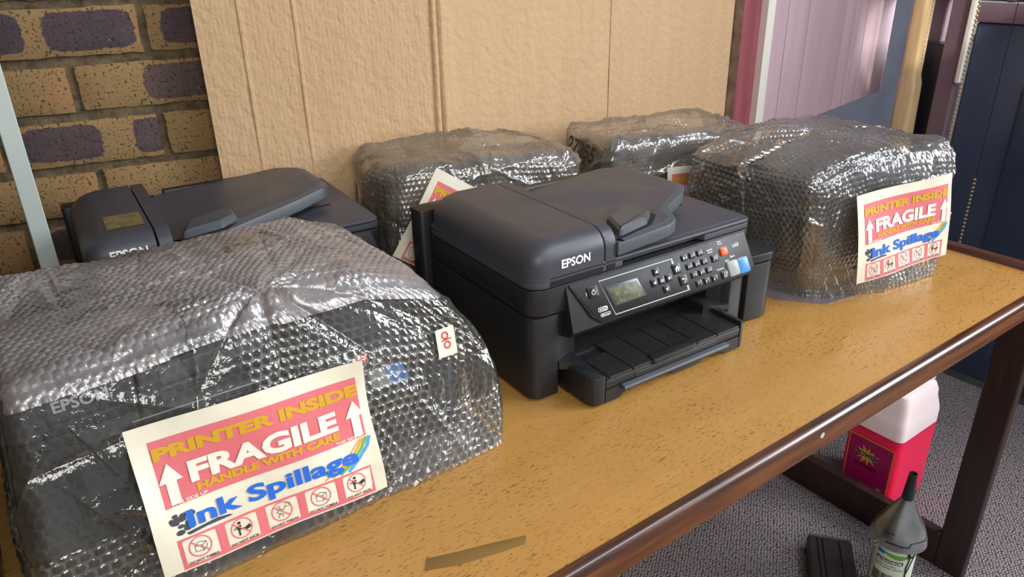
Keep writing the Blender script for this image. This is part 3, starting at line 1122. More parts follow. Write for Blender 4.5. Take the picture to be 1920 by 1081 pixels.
    lt.text(')', .0872, .0890, -.0225, -.0185, .02)
    key(.3518, .0291, .0150, .0110, M['key']); lt.line([(.347, -.0325), (.3565, -.0255)], .0007); glyph('G', .3492, .0272, .0026, .003); glyph('11', .3548, .0312, .0026, .003)
    key(.3693, .0608, .0150, .0120, M['key']); lt.line([(.3665, -.0575), (.372, -.0575), (.372, -.064), (.3665, -.064)], .0008, 1, True); glyph('a', .3693, .0608, .0022, .0028)
    key(.3737, .0231, .0150, .0125, M['orange'], 'stop_button', .0022, .0042)
    key(.3905, .0548, .0240, .0250, M['grey_btn'], 'start_button', .003, .0040)
    key(.4146, .0552, .0240, .0255, M['blue'], 'start_button', .003, .0040)
    for u_, v_, r_ in ((.3737, .0231, .0030), (.3905, .0548, .0034), (.4146, .0552, .0034)):
        Print(.0026).circle(u_, -v_, r_, r_, .0006, 18).put('button_mark', M['grey_print'], cpo, L)
    tx = lambda s, u, v, w, h: lt.text(s, u - w / 2, u + w / 2, -v - h / 2, -v + h / 2, .02)
    lt.lift = .0019
    lo_ = Print(.0002)
    def tx(s, u, v, w, h):
        lo_.text(s, u - w / 2, u + w / 2, -v - h / 2, -v + h / 2, .02)
    tx('Redial/', .3432, .0132, .0125, .0027); tx('Pause', .3440, .0172, .0105, .0027)
    tx('Stop/', .3658, .0048, .0090, .0026); tx('Reset', .3672, .0086, .0095, .0026)
    tx('L655', .4023, .0184, .0145, .0052)
    tx('B&W', .3790, .0392, .0085, .0026); tx('Start', .3918, .0350, .0110, .0034)
    tx('Contacts', .3613, .0490, .0165, .0030)
    lo_.ring(rrect(.1055, .1235, -.0530, -.0462, .003, 4), rrect(.1063, .1227, -.0522, -.0470, .0026, 4))
    lo_.poly(rrect(.1145, .1230, -.0525, -.0467, .002, 4))
    lo_.text('Wi', .1075, .1135, -.0515, -.0478, .02)
    lo_.ring(rrect(.1085, .1270, -.0607, -.0557, .0024, 4), rrect(.1093, .1262, -.0600, -.0564, .002, 4))
    lo_.text('Ethernet', .1110, .1248, -.0594, -.0570, .02)
    lo_.put('lettering', M['white_print'], cpo, L)
    Print(.0006).text('Fi', .1160, .1215, -.0515, -.0478, .02).put('lettering', M['key'], cpo, L)
    Print(.0002).text('Color', .4012, .4116, -.0398, -.0368, .02).put('lettering', M['red_print'], cpo, L)
    lt.put('key_symbols', M['white_print'], cpo, L)
    if icons:
        ti = lambda u, v, l: (u, v, .2225 + climb(u) + l)
        ic = Print(.0004)
        ic.circle(.232, .142, .0062, .0062, .0008); ic.circle(.237, .123, .0062, .0062, .0008)
        ic.line([(.221, .150), (.226, .112)], .0007)
        for i in range(4):
            ic.line([(.206 + .003 * i, .146), (.2085 + .003 * i, .128)], .0008)
        ic.line([(.203, .146), (.2055, .128), (.2185, .128), (.216, .146)], .0007, 1, True)
        ic.line([(.229, .138), (.2355, .147)], .0007); ic.line([(.234, .119), (.240, .127)], .0007)
        ic.line([(.262, .047), (.285, .062), (.285, .068), (.262, .053)], .0006, 1, True); ic.line([(.264, .056), (.283, .071)], .0006)
        ic.put('tray_icons', M['void'], root, ti)
    return root


centre = empty('printer', (.564, .746, 0), math.radians(-2.3))
tag(centre, 'unwrapped black office printer with open keypad panel in the middle of the table', 'printer', 'black office printers')
make_printer(centre)

inner_a = copy_tree(centre)
for c_ in kids(inner_a):
    if c_.name.startswith('rear_unit'):
        bpy.data.objects.remove(c_)
inner_a.location = (-.058, .777, 0); inner_a.rotation_euler = (0, 0, 0)
tag(inner_a, 'black printer sealed inside the large front bubble wrap package', 'printer', 'black office printers')

rear = empty('printer', (.080, 1.155, 0), math.radians(-4))
tag(rear, 'dusty unwrapped black printer with yellowed sticker behind the front package', 'printer', 'black office printers')
make_printer(rear, notch=False, icons=False, sx=.098, letters=.034, lz=.2145, tank=False)
fnr = lambda u, v, l: (u, v, .2458 + l)
Print(.0004).grid(.040, .092, .048, .118, 6, 6).put('sticker', speckled('yellowed_sticker', (96, 86, 52), (124, 112, 72), 70, .45), rear, fnr, 'yellowed paper sticker')
pp = Print(.0008)
for i in range(3):
    pp.line([(.048, .105 - i * .012), (.088 - i * .006, .105 - i * .012)], .0012)
pp.ring(rrect(.044, .058, .052, .060, .003, 3), rrect(.045, .057, .053, .059, .0025, 3))
pp.put('sticker_print', plain('pale_sticker_print', (168, 156, 116), .5), rear, fnr)


def make_compact(root):
    """smaller printer inside the packed boxes: case, lid, slanted panel, tray"""
    MB().prism(rrect(-.145, .145, -.12, .12, .02), .004, .15, .004).put('lower_case', M['case'], root)
    MB().prism(rrect(-.145, .145, -.12, .12, .02), .152, .185, .006).put('scanner_lid', M['lid'], root)
    MB().loft([[(x, y, z) for y, z in ((-.121, .15), (-.13, .11), (-.121, .10))] for x in (-.12, .12)]).put('control_panel', M['panel'], root)
    MB().box(-.10, .10, -.135, -.12, .03, .05, .003).put('output_tray', M['tray'], root)
    return root


# ------------------------------------------------------------------ bubble wrap packages
def wrap(name, mat, parent, w, d, h, sp, rad, deform, pitch=.0105, bub=.0032, lump=.004, ncr=110, cra=.0035, seed=1, faces='flrbt',
         extra=None, off=0.0, flat=None, only=None):
    X0, X1, Y0, Y1 = -w / 2, w / 2, -d / 2, d / 2
    rs = np.random.RandomState(seed)
    P, N3, UV, ED, F = [], [], [], [], []
    base = 0
    for fc in faces:
        if fc in 'fb':
            a, b = np.linspace(X0, X1, int(w / sp) + 1), np.linspace(0, h, int(h / sp) + 1)
        elif fc in 'lr':
            a, b = np.linspace(Y0, Y1, int(d / sp) + 1), np.linspace(0, h, int(h / sp) + 1)
        else:
            a, b = np.linspace(X0, X1, int(w / sp) + 1), np.linspace(Y0, Y1, int(d / sp) + 1)
        A, B = np.meshgrid(a, b)
        A, B = A.ravel(), B.ravel()
        if fc == 'f': p = np.stack([A, np.full_like(A, Y0), B], 1)
        elif fc == 'b': p = np.stack([-A, np.full_like(A, Y1), B], 1)
        elif fc == 'r': p = np.stack([np.full_like(A, X1), A, B], 1)
        elif fc == 'l': p = np.stack([np.full_like(A, X0), -A, B], 1)
        else: p = np.stack([A, B, np.full_like(A, h)], 1)
        ea = np.minimum(A - a[0], a[-1] - A); eb = np.minimum(B - b[0], b[-1] - B)
        if fc != 't':
            eb = b[-1] - B
        P.append(p); UV.append(np.stack([A, B], 1)); ED.append(np.minimum(ea, eb))
        na, nb = len(a), len(b)
        idx = np.arange(na * nb).reshape(nb, na) + base
        F.append(np.stack([idx[:-1, :-1].ravel(), idx[:-1, 1:].ravel(), idx[1:, 1:].ravel(), idx[1:, :-1].ravel()], 1))
        base += na * nb
    P = np.vstack(P); UV = np.vstack(UV); ED = np.hstack(ED); F = np.vstack(F)
    lo = np.array([X0 + rad, Y0 + rad, 0.0]); hi = np.array([X1 - rad, Y1 - rad, h - rad])
    q = np.clip(P, lo, hi)
    nrm = P - q
    ln = np.linalg.norm(nrm, axis=1, keepdims=True); ln[ln < 1e-9] = 1
    nrm /= ln
    S = q + nrm * rad
    disp = np.full(len(S), float(off))
    disp += lump * (vnoise(S, 7, seed * 1.7) * .8 + vnoise(S, 16, seed * 2.3) * .45)
    disp += lump * .30 * (1 - 2 * np.abs(vnoise(S, 26, seed * 3.1)))
    # creases
    idx = rs.randint(0, len(S), ncr)
    for i in idx:
        c, n = S[i], nrm[i]
        t = rs.randn(3); t -= n * t.dot(n); t /= np.linalg.norm(t)
        l = np.cross(n, t)
        R = rs.uniform(.03, .10)
        m = np.where((np.abs(S - c) < 2.2 * R).all(1))[0]
        D = S[m] - c
        a = np.abs(D @ t); s = D @ l; k = D @ n
        wdt = rs.uniform(.003, .008)
        disp[m] += rs.uniform(.35, 1.0) * cra * rs.choice([-1, 1], p=[.35, .65]) * np.exp(-a / wdt) * np.exp(-(s / R) ** 2) * np.exp(-(k / .03) ** 2)
    if extra is not None:
        disp += extra(S, nrm)
    # bubbles on a hexagonal lattice
    u, v = UV[:, 0] + .004 * vnoise(S, 9, 3.3), UV[:, 1] + .004 * vnoise(S, 9, 8.8)
    def hexd(u, v):
        rh = pitch * .866
        best = None
        for o in (0, 1):
            rr = np.round((v / rh - o) / 2) * 2 + o
            du = u / pitch - .5 * o
            du = (du - np.round(du)) * pitch
            dv = v - rr * rh
            e = du * du + dv * dv
            best = e if best is None else np.minimum(best, e)
        return best
    rb = pitch * .47
    e = hexd(u, v) / (rb * rb)
    weld = np.exp(-((np.sqrt(e) - .98) / .16) ** 2)
    dome = bub * np.sqrt(np.clip(1 - e ** 1.5, 0, 1))
    weld = weld * np.clip((ED - .002) / .008, 0, 1)
    dome *= np.clip((ED - .002) / .008, 0, 1)
    mask = np.clip(.75 + .9 * vnoise(S, 11, seed * 5.5), .12, 1)
    if flat is not None:
        mask = mask * flat(S)
    disp += dome * mask
    weld = weld * np.clip(mask, 0, 1)
    S2 = S + nrm * disp[:, None]
    S2[:, 2] = np.maximum(S2[:, 2], .001)
    S2 = deform(S2)
    if only is not None:
        keep = only(S, nrm)
        F = F[keep[F].all(1)]
    key = np.round(S * 2e4).astype(np.int64)
    _, first, inv = np.unique(key, axis=0, return_index=True, return_inverse=True)
    inv = inv.ravel()
    V = S2[first]
    wv_ = weld[first]
    F = inv[F]
    used = np.unique(F)
    rm = np.full(len(V), -1); rm[used] = np.arange(len(used))
    V, F, wv_ = V[used], rm[F], wv_[used]
    me = bpy.data.meshes.new(name)
    me.vertices.add(len(V)); me.vertices.foreach_set('co', V.astype(np.float32).ravel())
    me.loops.add(F.size); me.loops.foreach_set('vertex_index', F.astype(np.int32).ravel())
    me.polygons.add(len(F)); me.polygons.foreach_set('loop_start', np.arange(0, F.size, 4, dtype=np.int32))
    me.polygons.foreach_set('use_smooth', np.ones(len(F), dtype=bool))
    me.update(calc_edges=True)
    at = me.attributes.new('weld', 'FLOAT', 'POINT')
    at.data.foreach_set('value', wv_.astype(np.float32))
    return link(name, me, mat, parent)


def warning_label(parent, fn, pics=5, clip=None):
    """printed notice: fn(u, v, lift); u 0..1 to the right, v 0..1 upwards"""
    nu, nv = 36, 22
    g = Print(0)
    g.grid(0, 1, 0, 1, nu, nv)
    vs = [fn(u, v, 0) for u, v in g.v] + [fn(u, v, -.0005) for u, v in g.v]
    N = len(g.v)
    fs = list(g.f) + [tuple(N + i for i in f[::-1]) for f in g.f]
    lab = link('warning_label', arr_mesh('warning_label', vs, fs, 60), M['paper'], parent, 'white printed paper notice with a pink banner')
    A = 1.42                                     # v units per u unit on the printed sheet
    pr = Print(.0003)
    pr.grid(.070, .955, .435, .888, 20, 10)
    # pink strip with five windows
    x0, x1, y0, y1 = .077, .940, .010, .215
    cells = [(.089, .232), (.262, .405), (.438, .585), (.613, .762), (.790, .930)]
    px = [x0] + [c for cc in cells for c in cc] + [x1]
    yb, yt = .026, .205
    pr.grid(x0, x1, y0, yb, 20, 1); pr.grid(x0, x1, yt, y1, 20, 1)
    for i in range(0, len(px), 2):
        pr.grid(px[i], px[i + 1], yb, yt, 2, 4)
    for a, b in cells:
        pr.circle((a + b) / 2 - .004, .128, .047, .047 * A * 1.05, .006)
        pr.ring(rrect(a - .001, b + .001, yb - .001, yt + .001, .004, 3), rrect(a + .004, b - .004, yb + .006, yt - .006, .012, 3))
    pr.put('banner', M['pink'], lab, fn)
    yl = Print(.0009)
    yl.text('PRINTER INSIDE', .075, .955, .752, .838, .055)
    yl.text('HANDLE WITH CARE', .206, .832, .478, .532, .055)
    yl.put('lettering', M['yellow'], lab, fn)
    wh = Print(.0012)
    wh.text('FRAGILE', .190, .832, .545, .690, .045)
    wh.text('THIS SIDE UP', .092, .240, .442, .462, .02); wh.text('THIS SIDE UP', .802, .945, .442, .462, .02)
    for c in (.117, .920):
        wh.poly([(c - .021, .448), (c + .021, .448), (c + .021, .600), (c - .021, .600)])
        wh.poly([(c - .047, .600), (c + .047, .600), (c, .722)])
    wh.put('lettering', M['white'], lab, fn)
    Print(.0012).text('Ink Spillage', .135, .893, .268, .382, .036).put('lettering', M['ink_blue'], lab, fn)
    # dark splash at the left and colour streaks at the right
    r = random.Random(3)
    sp_ = Print(.0005)
    for k_ in range(26):
        sp_.disc(.075 + r.random() * .085, .255 + r.random() * .12, .004 + r.random() * .016, None, 9)
    sp_.poly([(.12, .245), (.25, .262), (.30, .250), (.31, .238), (.20, .236), (.13, .225)])
    sp_.put('splash_print', M['splash'], lab, fn)
    for mt, o, w_ in (('yellow', -.030, .012), ('green', -.005, .014), ('cyan', .022, .018), ('orange_print', -.055, .006)):
        Print(.0004).line([(.955 + o * .6, .425), (.925 + o, .36), (.875 + o, .29), (.80 + o * 1.5, .225)], w_, A, False, .03).put('colour_streak', M[mt], lab, fn)
    bk = Print(.0007)
    cap = ['DO NOT TUMBLE', 'DO NOT KICK', 'DO NOT THROW', 'DO NOT TUMBLE', 'DO NOT KICK']
    for i, (a, b) in enumerate(cells):
        c, y = (a + b) / 2 - .004, .128
        bk.text(cap[i], a + .010, b - .012, .033, .048, .03)
        s = .021
        if i in (0, 3):
            q = [(c - s, y - s * 1.2), (c + s * .4, y - s * 1.7), (c + s * 1.2, y - s * .7), (c + s * 1.2, y + s * .9), (c - s * .1, y + s * 1.5), (c - s, y + s * .6)]
            bk.line(q, .0024, A, True)
            bk.line([(c - s, y + s * .6), (c + s * .4, y + s * .2), (c + s * 1.2, y + s * .9)], .0022, A); bk.line([(c + s * .4, y + s * .2), (c + s * .4, y - s * 1.7)], .0022, A)
        elif i in (1, 4):
            bk.disc(c - s * .3, y + s * 1.9, .007, .007 * A)
            bk.poly([(c - s * .9, y + s * 1.1), (c - s * .9, y - s * .3), (c - s * .2, y - s * .2), (c + .001, y + s * 1.2)])
            bk.line([(c - s * .55, y - s * .2), (c - s * .6, y - s * 2.1)], .007, A)
            bk.line([(c - s * .5, y), (c + s * .8, y - s * .5)], .007, A)
            bk.line([(c - s * .7, y + s), (c - s * 1.6, y + s * .2)], .004, A)
            bk.poly([(c + s * .9, y - s * 1.2), (c + s * 1.9, y - s * .6), (c + s * 1.7, y + s * .5), (c + s * .7, y - s * .1)])
        else:
            bk.circle(c - s * .6, y + s * 1.5, .008, .008 * A, .002, 14)
            bk.line([(c - s * .5, y + s), (c - s * 1.0, y), (c - s * .5, y - s * .6), (c - s * .9, y - s * 1.9)], .003, A)
            bk.line([(c - s * .4, y + s * .9), (c + s * .3, y + s * .3), (c + s * .9, y + s * 1.3)], .003, A)
            bk.line([(c - s * .5, y - s * .6), (c + s * .2, y - s * 1.2), (c - s * .1, y - s * 1.9)], .003, A)
            bk.line([(c + s * .8, y + s * 1.2), (c + s * 1.7, y + s * 1.0), (c + s * 1.9, y + s * 2.0), (c + s * 1.0, y + s * 2.2)], .0024, A, True)
    bk.put('pictograms', M['black_print'], lab, fn)
    for a, b in cells:
        c = (a + b) / 2 - .004
        Print(.0008).line([(c - .033, .128 + .033 * A), (c + .033, .128 - .033 * A)], .005, A).put('prohibition_bar', M['pink'], lab, fn)
    return lab


# ---- the big front package (its printer's front faces the table's front edge)
pa_ = empty('bubble_wrap_package', (.205, .88, 0))
tag(pa_, 'largest bubble wrap package with tilted fragile notice in the front left corner', 'package', 'bubble wrapped packages')


def dA(S):
    x, y, z = S[:, 0], S[:, 1], S[:, 2]
    zc = np.clip(z, 0, .26)
    yf = -.185 + .30 * zc                       # front leans back with height
    yb = .190
    t = (y + .19) / .38
    Y = yf + (yb - yf) * t
    xr = .292 - np.clip((zc - .10) / .15, 0, 1) ** 1.5 * .070
    xr = xr - .012 * np.clip(.05 - zc, 0, 1) / .05
    xl = -.282 + .03 * np.clip(zc / .25, 0, 1)
    t = (x + .28) / .56
    X = xl + (xr - xl) * t
    Z = z - .030 * np.clip((X - .13) / .10, 0, 1) * np.clip(z / .25, 0, 1)
    Z = Z - .020 * np.clip((-X - .05) / .25, 0, 1) * np.clip(-Y / .15, 0, 1) * np.clip(z / .25, 0, 1)
    return np.stack([X, Y, Z], 1)


PINCH = np.array([.035, -.15, .25])


def xA(S, n):
    d = S - PINCH
    r = np.sqrt((d ** 2).sum(1))
    th = np.arctan2(d[:, 1] + d[:, 2] * .8, d[:, 0])
    star = np.abs(np.sin(th * 5.5 + 1.5 * np.sin(th * 2))) ** .6
    a = .011 * star * np.clip(r / .03, 0, 1) * np.exp(-(r / .17) ** 2) + .004 * np.exp(-(r / .02) ** 2)
    return a * (d[:, 2] > -.14)


flA = lambda S: np.where((S[:, 1] < -.17) & (S[:, 0] < -.03) & (S[:, 2] > .085) & (S[:, 2] < .24), .22, 1.0) * np.where((S[:, 1] < -.17) & (np.abs(S[:, 2] - .115 - .1 * (S[:, 0] - .2)) < .035) & (S[:, 0] > .17), .25, 1.0)
wA = wrap('bubble_wrap', M['film'], pa_, .56, .38, .252, .00135, .022, dA, .0124, .0027, .0035, 170, .0045, 3, 'flrbt', xA, 0, flA)
wrap('top_layer', M['film_top'], pa_, .56, .38, .252, .0016, .022, dA, .0124, .0024, .0040, 90, .004, 8, 'ft', xA, .0035, None,
     lambda S, n: n[:, 2] > .22 + .12 * vnoise(S, 22, 6.1))
# notice on the front: measured corners, left edge curling off the film
TL, TR, BR, BL = [Vector(p) for p in ((.043, .7455, .181), (.301, .7430, .174), (.296, .697, .020), (.0415, .6985, .026))]
OFF = Vector((0, -.958, .287))


def lA(u, v, l):
    p = (BL.lerp(BR, u)).lerp(TL.lerp(TR, u), v)
    cu = max(0, (.11 - u) / .11) ** 2 * (1 if v > .27 else 0) * math.sin(math.pi * min(1, (v - .27) / .5)) * .010 if v > .27 else 0
    bend = .0025 * math.sin(u * 9 + v * 4) + .001 * math.sin(v * 8 + 1.0) + .004 * max(0, (u - .93) / .07) * math.sin(v * 7)
    q = p + OFF * (.0095 + cu + bend + l)
    return tuple(q - Vector((.205, .88, 0)))


warning_label(pa_, lA)
# small red-marked sticker and two flat strips of packing tape at the right of the front
def tape(parent, pts, mat, name='packing_tape', th=.0006, label=None):
    n = len(pts)
    V = [tuple(p) for p in pts] + [tuple(Vector(p) - OFF * th) for p in pts]
    F = [tuple(range(n)), tuple(range(2 * n - 1, n - 1, -1))] + [(i, n + i, n + (i + 1) % n, (i + 1) % n) for i in range(n)]
    return link(name, arr_mesh(name, V, F), mat, parent, label)


def fA(x, z, l=.006):
    return Vector((x, .695 + .30 * z, z)) + OFF * l - Vector((.205, .88, 0))


st = tape(pa_, [fA(.405, .140), fA(.432, .140), fA(.434, .175), fA(.407, .175)], M['paper'], 'sticker', label='small white sticker with red marks')
stp = Print(.0004)
stp.circle(.419, .166, .005, .005, .0018, 12); stp.circle(.420, .154, .005, .005, .0018, 12); stp.line([(.413, .160), (.427, .161)], .0016)
stp.put('sticker_print', M['red_print'], st, lambda u, v, l: tuple(fA(u, v, .0065 + l)))

def base_sheet(parent, pts, mat):
    return MB().prism(pts, .0006, .0014, 0).put('bottom_layer', mat, parent)


base_sheet(pa_, rounded([(-.275, -.180), (.276, -.180), (.276, .185), (-.275, .185)], .02, 4), M['film_top'])

# ---- package behind the printers, middle
def dgen(wt, wb, yf_lean, sag, sd):
    def f(S):
        x, y, z = S[:, 0], S[:, 1], S[:, 2]
        h = S[:, 2].max()
        t = np.clip(z / h, 0, 1)
        X = x * (wb + (wt - wb) * t)
        Y = y + yf_lean * t * np.clip(-y / .1, 0, 1)
        Z = z + sag * t * vnoise(np.stack([x, y, z * 0], 1), 5, sd)
        return np.stack([X, Y, Z], 1)
    return f


YB = math.radians(-14)
pb = empty('bubble_wrap_package', (.785, 1.242, 0), YB)
tag(pb, 'bubble wrap package with barcode sticker behind the middle printer', 'package', 'bubble wrapped packages')


def dB(S):
    S = dgen(.97, 1.0, .03, .012, 4)(S)
    x, y, z = S[:, 0], S[:, 1], S[:, 2]
    t = np.clip(z / .26, 0, 1)
    s = np.clip(-x / .21 - y / .13 - 1.0, 0, .9) * t
    z = z + .020 * t * np.exp(-((x - .02) / .05) ** 2 - ((y - .05) / .05) ** 2) - .026 * np.clip(x / .2, 0, 1) * t
    return np.stack([x + .045 * s, y + .02 * s, z], 1)


wrap('bubble_wrap', M['film_hazy'], pb, .42, .26, .255, .0024, .03, dB, .0118, .0024, .010, 130, .006, 11)
sB = lambda u, v, l: (-.181 - .006 - l, .02 - u, v)
st = MB().loft([[(-.1845, y, z) for y, z in ((.03, .170), (-.025, .155), (-.022, .205), (.028, .222))], [(-.1860, y, z) for y, z in ((.03, .170), (-.025, .155), (-.022, .205), (.028, .222))]])
# notice whose left part shows between the printers
def flat_label(parent, o, ax, up, w, h, bend=.004, nsign=None, curl=0.0):
    o, ax, up = Vector(o), Vector(ax).normalized(), Vector(up).normalized()
    n = ax.cross(up)
    if nsign is not None and n.dot(Vector(nsign)) < 0:
        n = -n

    def fn(u, v, l):
        p = o + ax * (w * u) + up * (h * v) + n * (l + bend * math.sin(u * 6 + v * 3) + curl * max(0, v - .8) * 5 * u)
        return tuple(p)
    return fn


warning_label(pb, flat_label(pb, (-.203, -.158, .116), (.835, .0, -.55), (.55, .10, .83), .20, .175, .004, (0, -1, 0)))
# barcode sticker on its left end
bs = tape(pb, [(-.2225, .044, .150), (-.2225, .002, .140), (-.2205, .004, .200), (-.2205, .046, .212)], M['paper'], 'barcode_sticker', label='small white barcode sticker')
bp = Print(.0006)
for i in range(5):
    bp.line([(.1, .88 - i * .16), (.62, .88 - i * .16)], .09, .8)
bp.put('barcode_print', M['black_print'], bs, lambda u, v, l: tuple(Vector((-.2230 - l + .0015 * v, .046 - .042 * u - .002 * v, .143 + .062 * v - .012 * u + .004))))
inner = empty('printer', (.802, 1.252, 0), YB)
tag(inner, 'small dark printer inside the bubble wrap package behind the middle printer', 'printer', 'small printers in bubble wrap')
make_compact(inner)
inner.scale = (1.28, .80, 1.20)
for ch_ in kids(inner):
    pass

# ---- rear right package
YC = math.radians(-17)
pc = empty('bubble_wrap_package', (1.245, 1.168, 0), YC)
tag(pc, 'farthest bubble wrap package with handwritten number against the cardboard', 'package', 'bubble wrapped packages')
wrap('bubble_wrap', M['film_hazy'], pc, .37, .25, .240, .0028, .022, dgen(.96, 1.0, .02, .006, 7), .010, .0022, .007, 130, .006, 21)
Print(.0006).text('27255', 0, 1, 0, 1, .03).put('handwriting', M['marker'], pc, lambda u, v, l: (-.204 - l + .010 * v, .050 - .140 * u, .197 + .032 * v), 'number handwritten in black marker')
warning_label(pc, flat_label(pc, (-.050, -.141, .05), (1, -.03, -.02), (-.01, .06, 1), .16, .135, .002, (0, -1, 0)))
i2 = copy_tree(inner)
i2.location = (1.245, 1.168, 0); i2.rotation_euler = (0, 0, YC); i2.scale = (1.12, .78, 1.12)
tag(i2, 'small dark printer inside the farthest bubble wrap package', 'printer', 'small printers in bubble wrap')

# ---- right front package
YD = math.radians(-6.7)
pd = empty('bubble_wrap_package', (1.330, .818, 0), YD)
tag(pd, 'shiny bubble wrap package with creased fragile notice near the right table end', 'package', 'bubble wrapped packages')


def dD(S):
    x, y, z = S[:, 0], S[:, 1], S[:, 2]
    t = np.clip(z / .26, 0, 1)
    # narrow at the bottom left, bulging in the middle, falling to the left at the top
    s = np.clip(-x / .197 - y / .17 - .95, 0, 1.05) / 1.05
    s = s * (1 - .45 * t)
    X = x + np.where(x < 0, .012 * (1 - np.clip(t * 1.8, 0, 1)), -.012 * (1 - np.clip(t * 3, 0, 1))) * np.abs(x) / .17 + .060 * s
    Y = y + np.where(y < 0, .02 * np.clip((t - .6) / .4, 0, 1), 0) + .045 * s
    Z = z + t * (.008 - .030 * np.clip(-x / .17, 0, 1) ** 2 - .012 * np.clip(x / .17, 0, 1) ** 3)
    return np.stack([X, Y, Z], 1)


def xD(S, n):
    # gathered folds at the upper front edge and a pinch at the right
    f = np.exp(-((S[:, 2] - .235) / .03) ** 2) * (S[:, 1] < -.08)
    g = np.exp(-((S[:, 2] - .165) / .02) ** 2) * (S[:, 0] > .15)
    return .004 * f * np.abs(np.sin(S[:, 0] * 130 + 2 * np.sin(S[:, 0] * 40))) - .012 * g


base_sheet(pd, rounded([(-.12, -.155), (.18, -.165), (.18, .165), (-.185, .165), (-.185, -.09)], .02, 4), M['film_top'])
wrap('bubble_wrap', M['film_thick'], pd, .395, .34, .262, .0019, .030, dD, .0122, .0027, .007, 170, .006, 31, 'flrbt', xD)
warning_label(pd, flat_label(pd, (-.096, -.192, .050), (1, -.01, .01), (-.12, .10, .98), .255, .165, .004, (0, -1, 0), .002))
i3 = copy_tree(inner)
i3.location = (1.352, .836, 0); i3.scale = (1.05, 1.1, 1.2); i3.rotation_euler = (0, 0, YD)
tag(i3, 'small dark printer inside the shiny package near the right table end', 'printer', 'small printers in bubble wrap')

# ------------------------------------------------------------------ things under the table
# canister of pink liquid
jg = empty('canister', (1.795, .776, ZF + .006))
tag(jg, 'translucent plastic canister of bright pink liquid on the carpet under the table', 'canister')
kk = NT('milky_plastic')
kk.p.inputs['Base Color'].default_value = lin(246, 226, 226)
kk.p.inputs['Roughness'].default_value = .3
kk.p.inputs['Subsurface Weight'].default_value = .5
kk.p.inputs['Subsurface Radius'].default_value = (.03, .015, .015)
M['milky'] = kk.m
kk = NT('pink_liquid')
kk.p.inputs['Base Color'].default_value = lin(255, 30, 84)
kk.p.inputs['Roughness'].default_value = .3
kk.p.inputs['Subsurface Weight'].default_value = .9
kk.p.inputs['Subsurface Radius'].default_value = (.08, .012, .02)
kk.p.inputs['Subsurface Scale'].default_value = .5
M['liquid'] = kk.m
rg = lambda hx, hy, r, z: [(x, y, z) for x, y in rrect(-hx, hx, -hy, hy, r, 6)]
mb = MB().loft([rg(.085, .063, .02, 0), rg(.094, .072, .022, .008), rg(.095, .0735, .022, .03), rg(.095, .0735, .022, .235)])
mb.put('lower_body', M['liquid'], jg, 'part filled with bright pink liquid')
mb = MB().loft([rg(.095, .0735, .022, .2352), rg(.095, .0735, .022, .268), rg(.093, .071, .022, .285), rg(.083, .066, .022, .315), rg(.082, .064, .022, .335), rg(.076, .058, .02, .352), rg(.066, .048, .02, .358)])
mb.put('shoulder', M['milky'], jg, 'milky empty top')
mb = MB().tube([(-.05, .0, .352), (-.048, 0, .372), (-.03, 0, .380), (.03, 0, .380), (.048, 0, .372), (.05, 0, .352)], .011, 8)
mb.put('handle', M['milky'], jg)
MB().lathe([(.018, .35), (.018, .36), (.021, .361), (.021, .382), (.016, .384)], (.062, -.03, 0), 20).put('cap', M['milky'], jg)
jf = lambda u, v, l: (-.0952 - l, .0 - u, v)
Print(.0004).grid(-.060, .064, .062, .206, 4, 4).put('label_border', plain('label_gold_border', (226, 132, 32), .5), jg, jf)
lbl = Print(.0008).grid(-.057, .061, .065, .203, 4, 4).put('label', plain('magenta_label', (150, 14, 84), .4), jg, jf, 'magenta label with a yellow starburst')
sb = []
r = random.Random(12)
for i in range(22):
    a = 2 * math.pi * i / 22
    q = (1.0 if i % 2 else .55) * (1 + r.uniform(-.15, .25))
    sb.append((.0 + .032 * q * math.cos(a) - .004, .156 + .026 * q * math.sin(a)))
c_ = Print(.0011)
c_.add([(-.004, .156)] + sb, [(0, 1 + i, 1 + (i + 1) % 22) for i in range(22)])
c_.put('starburst', M['yellow'], lbl, jf)
Print(.0014).text('POWER', -.032, .024, .149, .164, .05).put('lettering', plain('navy_lettering', (16, 62, 110), .5), lbl, jf)
pt = Print(.0012)
pt.text('ANTI FREEZE', -.036, .026, .118, .127, .04)
pt.put('lettering', plain('dark_plum_lettering', (58, 8, 40), .5), lbl, jf)
pt = Print(.0012)
for i in range(3):
    pt.line([(.036, .076 - i * .0035), (.050, .076 - i * .0035)], .0016)
pt.put('lettering', M['grey_print'], lbl, jf)

# ink bottle with an upturned steel funnel on it
bt = empty('ink_bottle', (1.462, .566, ZF + .006))
tag(bt, 'white ink bottle with dark drips and barcode label standing under a funnel', 'bottle')
BR_ = .0435
MB().lathe([(.038, 0), (BR_, .006), (BR_, .165), (.041, .176), (.030, .188), (.018, .196), (.018, .215)], n=36).put('bottle', speckled('dirty_bottle_plastic', (96, 110, 150), (146, 156, 182), 14, .35), bt)
# faces the camera
ta = math.radians(222)


def bf(u, v, l):
    a = ta + u / BR_
    return ((BR_ + .0004 + l) * math.cos(a), (BR_ + .0004 + l) * math.sin(a), v)


